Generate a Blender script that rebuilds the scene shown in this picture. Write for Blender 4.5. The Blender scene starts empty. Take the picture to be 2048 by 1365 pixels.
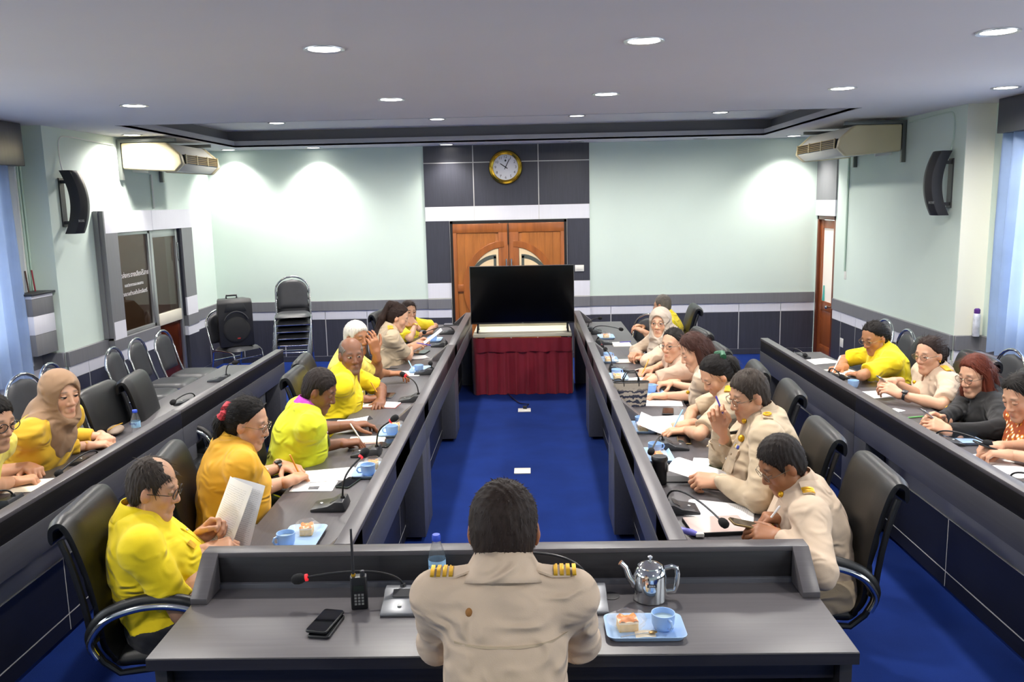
import bpy, bmesh, math, random
import numpy as np
from mathutils import Matrix, Vector
random.seed(7); RNG = np.random.default_rng(7)
SC = bpy.context.scene
COL = SC.collection
PI = math.pi

# ---------------------------------------------------------------- camera
CAM_H, FPX = 2.10, 1700.0
def _cam_axes(vp=(1058.0, 405.0), roll=1.24):
    d = np.array([vp[0]-1024, -(vp[1]-682.5), -FPX]); d /= np.linalg.norm(d)
    r = math.radians(roll)
    x = np.array([math.cos(r), math.sin(r), 0.0]); x -= d*x.dot(d); x /= np.linalg.norm(x)
    return np.stack([x, d, np.cross(x, d)])
CR = _cam_axes()
CC = np.array([0, 0, CAM_H])
cam_data = bpy.data.cameras.new('camera'); cam = bpy.data.objects.new('camera', cam_data); COL.objects.link(cam)
cam_data.sensor_fit = 'HORIZONTAL'; cam_data.sensor_width = 36.0; cam_data.lens = FPX/2048*36.0
cam_data.clip_start = 0.05; cam_data.clip_end = 100
M = Matrix([list(CR[i])+[CC[i]] for i in range(3)]+[[0, 0, 0, 1]]); cam.matrix_world = M
SC.camera = cam
def ray(px, py): return CR @ np.array([px-1024, -(py-682.5), -FPX])
def atZ(px, py, z): r = ray(px, py); return CC+r*(z-CAM_H)/r[2]
def atY(px, py, y): r = ray(px, py); return CC+r*y/r[1]
def atX(px, py, x): r = ray(px, py); return CC+r*x/r[0]

# ---------------------------------------------------------------- world, exposure
w = bpy.data.worlds.new('sky'); SC.world = w; w.use_nodes = True
bg = w.node_tree.nodes['Background']; bg.inputs[0].default_value = (0.86, 0.93, 1.0, 1); bg.inputs[1].default_value = 6.3
SC.view_settings.view_transform = 'Standard'; SC.view_settings.look = 'None'
SC.view_settings.gamma = 1.0; SC.view_settings.use_curve_mapping = False
SC.view_settings.exposure = 0.0
SC.cycles.max_bounces = 8; SC.cycles.diffuse_bounces = 5; SC.cycles.glossy_bounces = 4
SC.cycles.transmission_bounces = 8; SC.cycles.transparent_max_bounces = 10; SC.cycles.sample_clamp_indirect = 6.0
SC.cycles.caustics_reflective = False; SC.cycles.caustics_refractive = False
LAMP_W = 165.0        # watts of each ceiling downlight

# ---------------------------------------------------------------- materials
def lin(c):
    if isinstance(c, str):
        c = [int(c[i:i+2], 16)/255 for i in (0, 2, 4)]
    return tuple((v/12.92 if v <= 0.04045 else ((v+0.055)/1.055)**2.4) for v in c)
MATS = {}
def mat(name, col, rough=0.5, metal=0.0, noise=None, bump=None, grain=None, emit=None, trans=None, spec=None, alpha=None, sheen=None, coat=None, attr=None, sss=None):
    """col sRGB hex; noise=(scale,amount) brightness mottling; bump=(scale,strength,dist); grain=(axis scale vec,amount)"""
    if name in MATS: return MATS[name]
    m = bpy.data.materials.new(name); m.use_nodes = True; MATS[name] = m
    nt = m.node_tree; N = nt.nodes; L = nt.links
    b = N['Principled BSDF']
    c = lin(col); b.inputs['Base Color'].default_value = (*c, 1)
    b.inputs['Roughness'].default_value = rough; b.inputs['Metallic'].default_value = metal
    if spec is not None: b.inputs['Specular IOR Level'].default_value = spec
    if coat: b.inputs['Coat Weight'].default_value = coat; b.inputs['Coat Roughness'].default_value = 0.15
    if sheen: b.inputs['Sheen Weight'].default_value = sheen
    if sss: b.inputs['Subsurface Weight'].default_value = sss; b.inputs['Subsurface Radius'].default_value = (0.02, 0.008, 0.004); b.inputs['Subsurface Scale'].default_value = 0.35
    tc = N.new('ShaderNodeTexCoord')
    src = None
    if attr:
        a = N.new('ShaderNodeAttribute'); a.attribute_name = attr; src = a.outputs['Color']
    def mixmul(fac_out, lo, hi, src):
        mr = N.new('ShaderNodeMapRange'); mr.inputs['To Min'].default_value = lo; mr.inputs['To Max'].default_value = hi
        mr.inputs['From Min'].default_value = 0.3; mr.inputs['From Max'].default_value = 0.7
        L.new(fac_out, mr.inputs['Value'])
        mx = N.new('ShaderNodeMix'); mx.data_type = 'RGBA'; mx.blend_type = 'MULTIPLY'; mx.inputs[0].default_value = 1
        if src is None: mx.inputs[6].default_value = (*c, 1)
        else: L.new(src, mx.inputs[6])
        cb = N.new('ShaderNodeCombineColor')
        for i in range(3): L.new(mr.outputs[0], cb.inputs[i])
        L.new(cb.outputs[0], mx.inputs[7])
        return mx.outputs[2]
    if noise:
        n = N.new('ShaderNodeTexNoise'); n.inputs['Scale'].default_value = noise[0]; n.inputs['Detail'].default_value = 4
        L.new(tc.outputs['Object'], n.inputs['Vector'])
        src = mixmul(n.outputs['Fac'], 1-noise[1], 1+noise[1], src)
    if grain:
        mp = N.new('ShaderNodeMapping'); mp.inputs['Scale'].default_value = grain[0]
        L.new(tc.outputs['Object'], mp.inputs['Vector'])
        n = N.new('ShaderNodeTexNoise'); n.inputs['Scale'].default_value = 1; n.inputs['Detail'].default_value = 6; n.inputs['Roughness'].default_value = 0.65
        L.new(mp.outputs[0], n.inputs['Vector'])
        src = mixmul(n.outputs['Fac'], 1-grain[1], 1+grain[1], src)
    if src is not None: L.new(src, b.inputs['Base Color'])
    if bump:
        n = N.new('ShaderNodeTexNoise'); n.inputs['Detail'].default_value = 3
        if isinstance(bump[0], (tuple, list)):
            mp = N.new('ShaderNodeMapping'); mp.inputs['Scale'].default_value = bump[0]; L.new(tc.outputs['Object'], mp.inputs['Vector']); L.new(mp.outputs[0], n.inputs['Vector']); n.inputs['Scale'].default_value = 1
        else:
            n.inputs['Scale'].default_value = bump[0]; L.new(tc.outputs['Object'], n.inputs['Vector'])
        bp = N.new('ShaderNodeBump'); bp.inputs['Strength'].default_value = bump[1]; bp.inputs['Distance'].default_value = bump[2]
        L.new(n.outputs['Fac'], bp.inputs['Height']); L.new(bp.outputs[0], b.inputs['Normal'])
    if emit: b.inputs['Emission Color'].default_value = (*lin(emit[0]), 1); b.inputs['Emission Strength'].default_value = emit[1]
    if trans: b.inputs['Transmission Weight'].default_value = trans; b.inputs['IOR'].default_value = 1.2 if trans < 1 else 1.33
    if alpha is not None: b.inputs['Alpha'].default_value = alpha
    return m

# ---------------------------------------------------------------- mesh helpers
class MB:
    def __init__(s): s.v = []; s.f = []; s.mi = []
    def mark(s): return len(s.v)
    def add(s, vs, fs, m=0):
        b = len(s.v); s.v += [tuple(map(float, p)) for p in vs]
        s.f += [tuple(i+b for i in f) for f in fs]; s.mi += [m]*len(fs); return s
    def xf(s, mtx, start=0):
        for i in range(start, len(s.v)): s.v[i] = tuple(mtx @ Vector(s.v[i]))
        return s
    def box(s, x0, x1, y0, y1, z0, z1, m=0):
        return s.add([(x, y, z) for z in (z0, z1) for y in (y0, y1) for x in (x0, x1)],
                     [(0, 2, 3, 1), (4, 5, 7, 6), (0, 1, 5, 4), (2, 6, 7, 3), (0, 4, 6, 2), (1, 3, 7, 5)], m)
    def prism(s, pts, a0, a1, axis='x', m=0):
        n = len(pts)
        def P(p, a): return (a, p[0], p[1]) if axis == 'x' else ((p[0], a, p[1]) if axis == 'y' else (p[0], p[1], a))
        return s.add([P(p, a0) for p in pts]+[P(p, a1) for p in pts],
                     [tuple(range(n))[::-1], tuple(range(n, 2*n))]+[(i, (i+1) % n, (i+1) % n+n, i+n) for i in range(n)], m)
    def tube(s, pts, r, n=8, m=0, closed=False, flat=None):
        pts = [Vector(p) for p in pts]; k = len(pts); rs = r if isinstance(r, (list, tuple)) else [r]*k
        vs = []; fs = []
        t0 = (pts[1]-pts[0]).normalized(); up = Vector((0, 0, 1)) if abs(t0.z) < 0.9 else Vector((1, 0, 0))
        nrm = t0.cross(up).normalized()
        for i, p in enumerate(pts):
            a = pts[i-1] if (i > 0 or closed) else p; b = pts[(i+1) % k] if (i < k-1 or closed) else p
            t = (b-a).normalized(); nrm = (nrm - t*nrm.dot(t)).normalized(); bn = t.cross(nrm)
            for j in range(n):
                an = 2*PI*j/n; q = (nrm*math.cos(an)+bn*math.sin(an)*(flat or 1))*rs[i]
                vs.append(p+q)
        for i in range(k if closed else k-1):
            for j in range(n):
                a = i*n+j; b = i*n+(j+1) % n; c = ((i+1) % k)*n+(j+1) % n; d = ((i+1) % k)*n+j
                fs.append((a, b, c, d))
        if not closed: fs += [tuple(range(n))[::-1], tuple(range((k-1)*n, k*n))]
        return s.add(vs, fs, m)
    def lathe(s, prof, n=24, c=(0, 0, 0), m=0, caps=True):
        vs = []; fs = []; k = len(prof)
        for r, z in prof:
            for j in range(n): a = 2*PI*j/n; vs.append((c[0]+r*math.cos(a), c[1]+r*math.sin(a), c[2]+z))
        for i in range(k-1):
            for j in range(n): fs.append((i*n+j, i*n+(j+1) % n, (i+1)*n+(j+1) % n, (i+1)*n+j))
        if caps: fs += [tuple(range(n))[::-1], tuple(range((k-1)*n, k*n))]
        return s.add(vs, fs, m)
    def ell(s, c, r, n=16, k=10, m=0):
        if not isinstance(r, (tuple, list)): r = (r, r, r)
        vs = [(c[0], c[1], c[2]-r[2])]; fs = []
        for i in range(1, k):
            th = -PI/2+PI*i/k
            for j in range(n):
                a = 2*PI*j/n; vs.append((c[0]+r[0]*math.cos(th)*math.cos(a), c[1]+r[1]*math.cos(th)*math.sin(a), c[2]+r[2]*math.sin(th)))
        vs.append((c[0], c[1], c[2]+r[2])); T = len(vs)-1
        for j in range(n): fs.append((0, 1+(j+1) % n, 1+j)); fs.append((T, 1+(k-2)*n+j, 1+(k-2)*n+(j+1) % n))
        for i in range(k-2):
            for j in range(n): fs.append((1+i*n+j, 1+i*n+(j+1) % n, 1+(i+1)*n+(j+1) % n, 1+(i+1)*n+j))
        return s.add(vs, fs, m)
    def grid(s, fn, nu, nv, m=0, thick=None):
        """surface fn(u,v)->point, u,v in 0..1; thick=(vector fn or z) adds a parallel sheet with rim"""
        P = [[Vector(fn(i/nu, j/nv)) for j in range(nv+1)] for i in range(nu+1)]
        W = nv+1; vs = [p for r in P for p in r]
        fs = [(i*W+j, (i+1)*W+j, (i+1)*W+j+1, i*W+j+1) for i in range(nu) for j in range(nv)]
        if thick:
            o = len(vs); off = Vector(thick); vs = vs+[p+off for p in vs]
            fs2 = [(a+o, d+o, c+o, b+o) for a, b, c, d in fs]
            rim = [j for j in range(W)]+[i*W+nv for i in range(1, nu+1)]+[nu*W+j for j in range(nv-1, -1, -1)]+[i*W for i in range(nu-1, 0, -1)]
            fr = [(rim[k], rim[(k+1) % len(rim)], rim[(k+1) % len(rim)]+o, rim[k]+o) for k in range(len(rim))]
            fs = fs+fs2+fr
        return s.add(vs, fs, m)
    def mesh(s, name, mats, bevel=0, segs=2, ang=40, fix=True):
        me = bpy.data.meshes.new(name); me.from_pydata(s.v, [], s.f)
        mats = mats if isinstance(mats, (list, tuple)) else [mats]
        for x in mats: me.materials.append(x)
        if len(mats) > 1: me.polygons.foreach_set('material_index', s.mi)
        bm = bmesh.new(); bm.from_mesh(me)
        if fix: bmesh.ops.recalc_face_normals(bm, faces=bm.faces)
        if bevel:
            es = [e for e in bm.edges if len(e.link_faces) == 2 and e.calc_face_angle(0) > math.radians(30)]
            bmesh.ops.bevel(bm, geom=es, offset=bevel, segments=segs, affect='EDGES', profile=0.5, clamp_overlap=True)
        bm.to_mesh(me); bm.free()
        me.polygons.foreach_set('use_smooth', [True]*len(me.polygons)); me.set_sharp_from_angle(angle=math.radians(ang))
        return me
    def build(s, name, mats, parent=None, bevel=0, segs=2, ang=40, loc=None, rz=0, fix=True):
        return put(name, s.mesh(name, mats, bevel, segs, ang, fix), parent, loc, rz)
def put(name, me, parent=None, loc=None, rz=0):
    o = bpy.data.objects.new(name, me); COL.objects.link(o); o.parent = parent
    if loc is not None: o.location = loc
    if rz: o.rotation_euler = (0, 0, rz)
    return o
def tag(o, label=None, cat=None, group=None, kind=None):
    if label: o['label'] = label
    if cat: o['category'] = cat
    if group: o['group'] = group
    if kind: o['kind'] = kind
    return o
def empty(name, loc=(0, 0, 0), rz=0, label=None, cat=None, group=None):
    o = bpy.data.objects.new(name, None); COL.objects.link(o); o.location = loc; o.rotation_euler = (0, 0, rz)
    o.empty_display_size = 0.1
    return tag(o, label, cat, group)
def kids(o): return KIDS.get(o.name, [])
KIDS = {}
def dup(root, loc=None, rz=None, label=None, group=None, parent=None, ch=None):
    """copy of a thing with copies of its parts and sub-parts"""
    ch = ch if ch is not None else {}
    if not ch:
        for o in COL.objects:
            if o.parent: ch.setdefault(o.parent.name, []).append(o)
    c = root.copy(); COL.objects.link(c); c.parent = parent
    if loc is not None: c.location = loc
    if rz is not None: c.rotation_euler = (0, 0, rz)
    if label: c['label'] = label
    if group: c['group'] = group
    for k in ch.get(root.name, []): dup(k, parent=c, ch=ch)
    return c
def arc(c, r, a0, a1, n, ax='xz'):
    out = []
    for i in range(n+1):
        a = math.radians(a0+(a1-a0)*i/n); p = (c[0]+r*math.cos(a), c[1]+r*math.sin(a)); out.append(p)
    return out

# shared materials
m_green = mat('wall_paint', 'd3e2d9', 0.75, noise=(1.5, 0.02), bump=(60, 0.05, 0.002))
m_ceil = mat('ceiling_paint', 'e9e6e8', 0.9, noise=(0.8, 0.02))
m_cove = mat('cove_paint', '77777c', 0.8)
m_lip = mat('lip_paint', 'aeaeb4', 0.8)
m_grey = mat('grey_laminate', '77777b', 0.45, grain=((60, 60, 2), 0.06))
m_white = mat('white_laminate', 'e2e2ea', 0.45, grain=((60, 60, 2), 0.02))
m_dark = mat('dark_laminate', '3c3d47', 0.4, grain=((90, 90, 3), 0.18))
m_groove = mat('groove_strip', 'c9c9c6', 0.4)
m_carpet = mat('blue_carpet', '122b6e', 0.95, noise=(3, 0.16), bump=(350, 0.6, 0.004), spec=.15)
m_chrome = mat('chrome', 'd0d2d4', 0.12, 1.0)
m_steel = mat('brushed_steel', 'b9bbbd', 0.22, 1.0)
m_leather = mat('black_leather', '111214', 0.42, noise=(30, 0.1), bump=(220, 0.15, 0.002))
m_vinyl = mat('charcoal_vinyl', '35363a', 0.42, noise=(14, 0.08), bump=(260, 0.15, 0.002))
m_black = mat('black_plastic', '15161a', 0.4)
m_black2 = mat('charcoal_plastic', '2b2c30', 0.45)
m_wplast = mat('white_plastic', 'e6e4dc', 0.35)
m_alum = mat('aluminium', 'b4b6b6', 0.35, 0.8)
m_wood = mat('red_wood', '8e4a22', 0.4, grain=((14, 14, 1.2), 0.28), coat=0.3)
m_wood2 = mat('dark_red_wood', '6a3419', 0.42, grain=((14, 14, 1.2), 0.25), coat=0.3)
m_doorwood = mat('teak_wood', 'a9672f', 0.38, grain=((10, 10, 1.0), 0.3), coat=0.3)
m_doorwood2 = mat('teak_frame_wood', '9a5726', 0.38, grain=((12, 12, 1.0), 0.3), coat=0.3)
m_glass_dark = mat('tinted_glass', '8c7d74', 0.03, trans=1.0)
# ================================================================ room shell
CEIL = 2.86; FAR = 11.45; LX = -4.27; RX = 3.80; LWX = -4.50; RWX = 4.05; BACK = -2.2; LRET = 7.58; RRET = 7.64
def st(name, mb, m, **k): return tag(mb.build(name, m, **k), kind='structure')
st('floor', MB().box(-5.2, 4.6, BACK-.1, FAR+.1, -0.1, 0), m_carpet)
# ceiling with a raised tray
TX0, TX1, TY0, TY1, TZ = -3.68, 2.92, 7.78, 10.85, 3.06
cl = MB()
for x0, x1, y0, y1 in ((-5.2, TX0, BACK-.1, FAR+.1), (TX1, 4.6, BACK-.1, FAR+.1), (TX0, TX1, BACK-.1, TY0), (TX0, TX1, TY1, FAR+.1)):
    cl.box(x0, x1, y0, y1, CEIL, CEIL+.02)
ceiling = st('ceiling', cl, m_ceil)
st('ceiling_tray', MB().box(TX0-.4, TX1+.4, TY0-.4, TY1+.4, TZ, TZ+.05), m_ceil)
lip = MB(); dk = MB()
for (x0, x1, y0, y1) in ((TX0-.02, TX0, TY0-.02, TY1+.02), (TX1, TX1+.02, TY0-.02, TY1+.02), (TX0, TX1, TY0-.02, TY0), (TX0, TX1, TY1, TY1+.02)):
    lip.box(x0, x1, y0, y1, CEIL-.002, CEIL+.075)
o = .12
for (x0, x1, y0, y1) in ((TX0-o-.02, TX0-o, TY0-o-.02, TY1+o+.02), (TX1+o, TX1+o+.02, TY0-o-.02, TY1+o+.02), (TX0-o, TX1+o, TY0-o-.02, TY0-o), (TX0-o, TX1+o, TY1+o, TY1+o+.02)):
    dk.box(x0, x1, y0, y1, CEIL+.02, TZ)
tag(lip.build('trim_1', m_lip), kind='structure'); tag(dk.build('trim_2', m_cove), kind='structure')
# walls
wall_far = st('wall_far', MB().box(LX-.1, RX+.9, FAR, FAR+.1, 0, CEIL), m_green)
DOORL = (8.60, 10.15)     # left glass screen opening along y
wl = MB(); wl.box(LX-.1, LX, LRET, DOORL[0], 0, CEIL); wl.box(LX-.1, LX, DOORL[1], FAR, 0, CEIL); wl.box(LX-.1, LX, DOORL[0], DOORL[1], 1.89, CEIL); wl.box(LX-.1, LX, DOORL[0], 9.40, 0, .80)
wl.box(LWX, LX-.1, LRET, LRET+.12, 0, CEIL)
wall_left = st('wall_left', wl, m_green)
DR = (10.72, 11.40)
wr = MB(); wr.box(RX, RX+.1, RRET, DR[0], 0, CEIL); wr.box(RX, RX+.1, DR[1], FAR, 0, CEIL); wr.box(RX, RX+.1, DR[0], DR[1], 1.85, CEIL)
wall_right = st('wall_right', wr, m_green)
st('wall_pillar_right', MB().box(RX+.002, RWX, RRET-.004, RRET+.12, 0, CEIL-.001), mat('cream_lit_paint', 'efeede', 0.75))  # cream tone paints in the different light falling on this return
# window walls with openings
WIN = ((-1.7, .9), (1.6, 3.9), (4.7, 7.15)); WZ = (0.98, 2.42)  # nearer openings are unseen, added to let in more sky light
def window_wall(name, x0, x1):
    mb = MB(); ys = [BACK]
    mb.box(x0, x1, BACK, 8.0, 0, WZ[0]); mb.box(x0, x1, BACK, 8.0, WZ[1], CEIL)
    prev = BACK
    for a, b in WIN: mb.box(x0, x1, prev, a, WZ[0], WZ[1]); prev = b
    mb.box(x0, x1, prev, 8.0, WZ[0], WZ[1])
    return st(name, mb, m_green)
ww_l = window_wall('wall_left_window', LWX-.1, LWX); ww_r = window_wall('wall_right_window', RWX, RWX+.1)
st('wall_back', MB().box(-5.2, 4.6, BACK-.1, BACK, 0, CEIL), m_green)
m_pane = mat('window_glass', 'f2f6f8', 0.02, trans=1.0, alpha=0.25)
k = 0
for sx, x in ((-1, LWX-.05), (1, RWX+.05)):
    for a, b in WIN:
        k += 1
        fr = MB()
        for y in (a, (a+b)/2-.02, b-.04): fr.box(x-.03, x+.03, y, y+.04, WZ[0], WZ[1])
        for z in (WZ[0], WZ[1]-.04): fr.box(x-.03, x+.03, a, b, z, z+.04)
        f = st('window_%d' % k, fr, m_alum)
        for y0, y1 in ((a+.04, (a+b)/2-.02), ((a+b)/2+.02, b-.04)):
            MB().box(x-.003, x+.003, y0, y1, WZ[0]+.04, WZ[1]-.04).build('pane', m_pane, f)
        L = bpy.data.lights.new('window_portal', 'AREA'); L.shape = 'RECTANGLE'; L.size = b-a; L.size_y = WZ[1]-WZ[0]; L.cycles.is_portal = True
        lo = bpy.data.objects.new('window_portal', L); COL.objects.link(lo)
        lo.location = (x+sx*.08, (a+b)/2, (WZ[0]+WZ[1])/2); lo.rotation_euler = (PI/2, 0, PI/2*sx)
# ---- cladding panels on the far wall: separate boards over a pale backing
def board(parent, m, x0, x1, y0, y1, z0, z1, bev=.0004):
    return MB().box(x0, x1, y0, y1, z0, z1).build('panel', m, parent, bevel=bev, segs=1)
G = .006
PX = (-1.385, -.73, .13, .80)
st('trim_3', MB().box(PX[0], PX[3], FAR-.025, FAR, 1.875, CEIL-.002).box(PX[0], -1.06, FAR-.025, FAR, .0, 1.9).box(.495, PX[3], FAR-.025, FAR, .0, 1.9), m_groove)
for i in range(3):
    a, b = PX[i]+(G if i else 0), PX[i+1]-(G if i < 2 else 0)
    board(wall_far, m_dark, a, b, FAR-.0268, FAR-.0252, 2.636+G, CEIL-.004)
    board(wall_far, m_dark, a, b, FAR-.0268, FAR-.0252, 2.066, 2.636-G)
    board(wall_far, m_white, a+(-.002 if i else 0), b+(.002 if i < 2 else 0), FAR-.0262, FAR-.0252, 1.878, 2.064)
for a, b in ((PX[0], -1.066), (.501, PX[3])):
    board(wall_far, m_dark, a, b, FAR-.0268, FAR-.0252, 1.05, 1.876)
    board(wall_far, m_white, a, b, FAR-.0262, FAR-.0252, .845, 1.045)
# ---- dado on every wall: grey rail, white band, dark boards with pale grooves
def dado(parent, p0, p1, nrm, cuts, ztop=.835, zmid=.70, zlow=.585, rail=.035):
    """p0->p1 plan points of the wall face, nrm inward plan normal, cuts distances of vertical joints"""
    p0 = Vector((*p0, 0)); p1 = Vector((*p1, 0)); L = (p1-p0).length; d = (p1-p0)/L; n = Vector((*nrm, 0))
    def bx(name, m, s0, s1, t0, t1, z0, z1, bev=.002):
        mb = MB().box(0, s1-s0, 0, t1-t0, z0, z1)
        q = p0+d*s0+n*t0
        mb.xf(Matrix(((d.x, n.x, 0, q.x), (d.y, n.y, 0, q.y), (0, 0, 1, 0), (0, 0, 0, 1))))
        return mb.build(name, m, parent, bevel=bev, segs=1)
    bx('dado_backing', m_groove, 0, L, 0.001, .0205, .02, zlow+.02)
    bx('dado_rail', m_grey, 0, L, 0.001, rail, zmid, ztop, .003)
    bx('baseboard', m_dark, 0, L, 0.001, .024, 0.001, .075)
    cs = [0]+[c for c in cuts if 0.02 < c < L-.02]+[L]
    for a, b in zip(cs[:-1], cs[1:]):
        a2 = a+(G if a else 0); b2 = b-(G if b < L else 0)
        bx('panel', m_white, a2-.003*(a > 0), b2+.003*(b < L), .0208, .0225, zlow, zmid-.001, .0004)
        bx('panel', m_dark, a2, b2, .0208, .0225, .078, zlow-.004, .0004)
x0 = LX
dado(wall_far, (LX, FAR), (PX[0], FAR), (0, -1), [-2.8-x0-.57*2, -2.8-x0-.57, -2.8-x0, -2.23-x0, -1.66-x0])
dado(wall_far, (PX[0], FAR-.03), (-1.07, FAR-.03), (0, -1), [])
dado(wall_far, (.50, FAR-.03), (PX[3], FAR-.03), (0, -1), [])
dado(wall_far, (PX[3], FAR), (RX, FAR), (0, -1), [.28, .85, 1.44, 2.0, 2.56])
dado(wall_left, (LX, LRET), (LX, DOORL[0]-.27), (1, 0), [.35])
dado(wall_left, (LX, 10.42), (LX, FAR), (1, 0), [.6])
dado(wall_left, (LWX, LRET), (LX, LRET), (0, -1), [])
dado(ww_l, (LWX, BACK), (LWX, LRET), (1, 0), [1+1.2*i for i in range(8)])
dado(wall_right, (RX, RRET), (RX, DR[0]-.06), (-1, 0), [.45, 1.05, 1.65, 2.25, 2.72])
dado(wall_right, (RX, RRET), (RWX, RRET), (0, -1), [])
dado(ww_r, (RWX, BACK), (RWX, RRET), (-1, 0), [1+1.2*i for i in range(8)])
# ---- left glazed screen and door in a grey and white portal
pt = MB(); PXI = LX+.095
port = st('trim_4', MB().box(LX-.01, LX+.05, 8.31, 8.34, .84, 2.10), m_grey)
board(port, m_grey, LX-.02, PXI, 8.33, 8.355, .84, 2.105)
for y0, y1 in ((8.355, 9.42), (9.425, 10.52)): board(port, m_white, PXI-.02, PXI, y0, y1, 1.885, 2.105)
board(port, m_white, LX, PXI-.02, 8.355, 10.52, 2.085, 2.105)
board(port, m_grey, PXI-.02, PXI, 8.355, 8.60, 1.0, 1.885); board(port, m_white, PXI-.02, PXI, 8.355, 8.60, .817, .998)
board(port, m_grey, PXI-.02, PXI, 10.20, 10.52, 1.05, 1.885); board(port, m_white, PXI-.02, PXI, 10.20, 10.52, .83, 1.048)
board(port, m_dark, LX-.02, PXI-.02, 10.19, 10.215, .83, 1.885)
board(port, m_grey, LX-.02, PXI-.02, 8.59, 8.605, .83, 1.885)
board(port, m_grey, LX+.0, PXI, 8.33, 9.40, .70, .815); board(port, m_white, LX+.0, PXI-.01, 8.355, 9.40, .585, .699); board(port, m_dark, LX, PXI-.01, 8.355, 9.40, .02, .584)
board(port, m_grey, LX+.0, PXI, 10.20, 10.52, .70, .828); board(port, m_white, LX+.0, PXI-.01, 10.20, 10.52, .585, .699); board(port, m_dark, LX, PXI-.01, 10.20, 10.52, .02, .584)
XF = LX+.02
wfr = MB()
for y in (8.605, 9.37): wfr.box(XF-.02, XF+.03, y, y+.045, .82, 1.885)
for z in (.82, 1.85): wfr.box(XF-.02, XF+.03, 8.605, 9.415, z, z+.035)
wn = st('window_9', wfr, m_alum, bevel=.003)
MB().box(XF, XF+.006, 8.65, 9.37, .855, 1.85).build('pane', m_glass_dark, wn)
dfr = MB()
for y, z0 in ((9.42, .01), (10.10, .01)): dfr.box(XF-.02, XF+.035, y, y+.06, z0, 1.885)
dfr.box(XF-.02, XF+.035, 9.48, 10.10, 1.80, 1.885); dfr.box(XF-.02, XF+.035, 9.48, 10.10, .01, .10)
gd = st('door_1', dfr, m_alum, bevel=.003)
MB().box(XF-.01, XF+.04, 9.48, 10.10, .80, .93).build('rail', mat('cream_rail', 'd9d3c2', 0.4), gd, bevel=.003)
MB().box(XF, XF+.006, 9.48, 10.10, .93, 1.80).build('pane', m_glass_dark, gd)
MB().box(XF, XF+.006, 9.48, 10.10, .10, .80).build('pane', mat('amber_glass', '6b2f17', 0.08, trans=0.55, noise=(9, 0.4)), gd)
MB().box(XF+.035, XF+.05, 10.115, 10.13, 1.5, 1.72).build('handle', m_steel, gd, bevel=.003)
# dim side room behind the screen
sr = MB(); sr.box(-7.2, LX-.12, 7.9, 7.95, 0, CEIL); sr.box(-7.2, LX-.12, 11.1, 11.15, 0, CEIL); sr.box(-7.2, -7.15, 7.9, 11.15, 0, CEIL); sr.box(-7.2, LX-.11, 7.9, 11.15, -.05, 0.0); sr.box(-7.2, LX-.11, 7.9, 11.15, CEIL, CEIL+.03)
st('wall_side_room', sr, mat('beige_paint', '9d8f80', 0.8))
tag(MB().box(-5.3, -5.22, 9.9, 10.02, .01, 2.2).build('door_post', m_wood2), 'dark red wooden post seen through the tinted side room glass', 'post')
sl = bpy.data.lights.new('side_room_fill', 'POINT'); sl.energy = 70; sl.shadow_soft_size = .1; sl.color = (1, .9, .8)  # unseen light added so the side room shows lit
so = bpy.data.objects.new('side_room_fill', sl); COL.objects.link(so); so.location = (-5.8, 9.4, 2.5)
# Thai lettering on the pane
m_letter = mat('white_vinyl_lettering', 'ecebea', 0.5)
def text(s, name, size, parent, mtx, m, ext=.0006, align='CENTER'):
    cu = bpy.data.curves.new(name, 'FONT'); cu.body = s; cu.size = size; cu.extrude = ext; cu.align_x = align; cu.align_y = 'CENTER'; cu.resolution_u = 3
    o = bpy.data.objects.new(name, cu); COL.objects.link(o)
    dg = bpy.context.evaluated_depsgraph_get(); me = bpy.data.meshes.new_from_object(o.evaluated_get(dg)); bpy.data.objects.remove(o)
    me.materials.clear(); me.materials.append(m)
    t = bpy.data.objects.new(name, me); COL.objects.link(t); t.parent = parent; t.matrix_local = mtx
    return t
def face_mtx(loc, right, up):
    r = Vector(right).normalized(); u = Vector(up).normalized(); n = r.cross(u)
    return Matrix(((r.x, u.x, n.x, loc[0]), (r.y, u.y, n.y, loc[1]), (r.z, u.z, n.z, loc[2]), (0, 0, 0, 1)))
for s, z, sz in (('ห้องส่งกระจายเสียงไร้สาย', 1.43, .072), ('กองวิชาการและแผนงาน', 1.325, .046), ('เทศบาลตำบลต้นไทรจันทร์', 1.235, .058)):
    text(s, 'lettering', sz, wn, face_mtx((XF+.009, 9.0, z), (0, 1, 0), (0, 0, 1)), m_letter)
# ---- right-hand side door, pale room behind put in as a glowing pane
pw = st('trim_5', MB().box(RX-.02, RX+.0, 10.70, FAR-.03, 2.05, 2.62), m_grey)
board(pw, m_white, RX-.022, RX, 10.70, FAR-.03, 1.85, 2.048)
dr = st('door_2', MB().box(RX, RX+.08, DR[0], DR[0]+.05, 0, 1.85).box(RX, RX+.08, DR[1]-.05, DR[1], 0, 1.85).box(RX, RX+.08, DR[0], DR[1], 1.80, 1.85), m_wood2, bevel=.003)
lf = MB(); lf.box(.03, .07, 0, .10, .03, 1.79); lf.box(.03, .07, .48, .58, .03, 1.79); lf.box(.03, .07, .1, .48, 1.69, 1.79); lf.box(.03, .07, .1, .48, .03, .16); lf.box(.03, .07, .1, .48, .62, .74)
lfo = lf.build('leaf', m_wood, dr, loc=(RX, DR[0]+.05, 0), bevel=.003)
MB().box(.04, .06, .1, .48, .16, .62).build('panel', m_wood, lfo, bevel=.004)
MB().box(.045, .055, .1, .48, .74, 1.69).build('pane', mat('glowing_cream_pane', 'efe6dc', 0.3, emit=('efe2d4', 0.25)), lfo)  # faint glow put into the pane, which is no lamp
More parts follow.
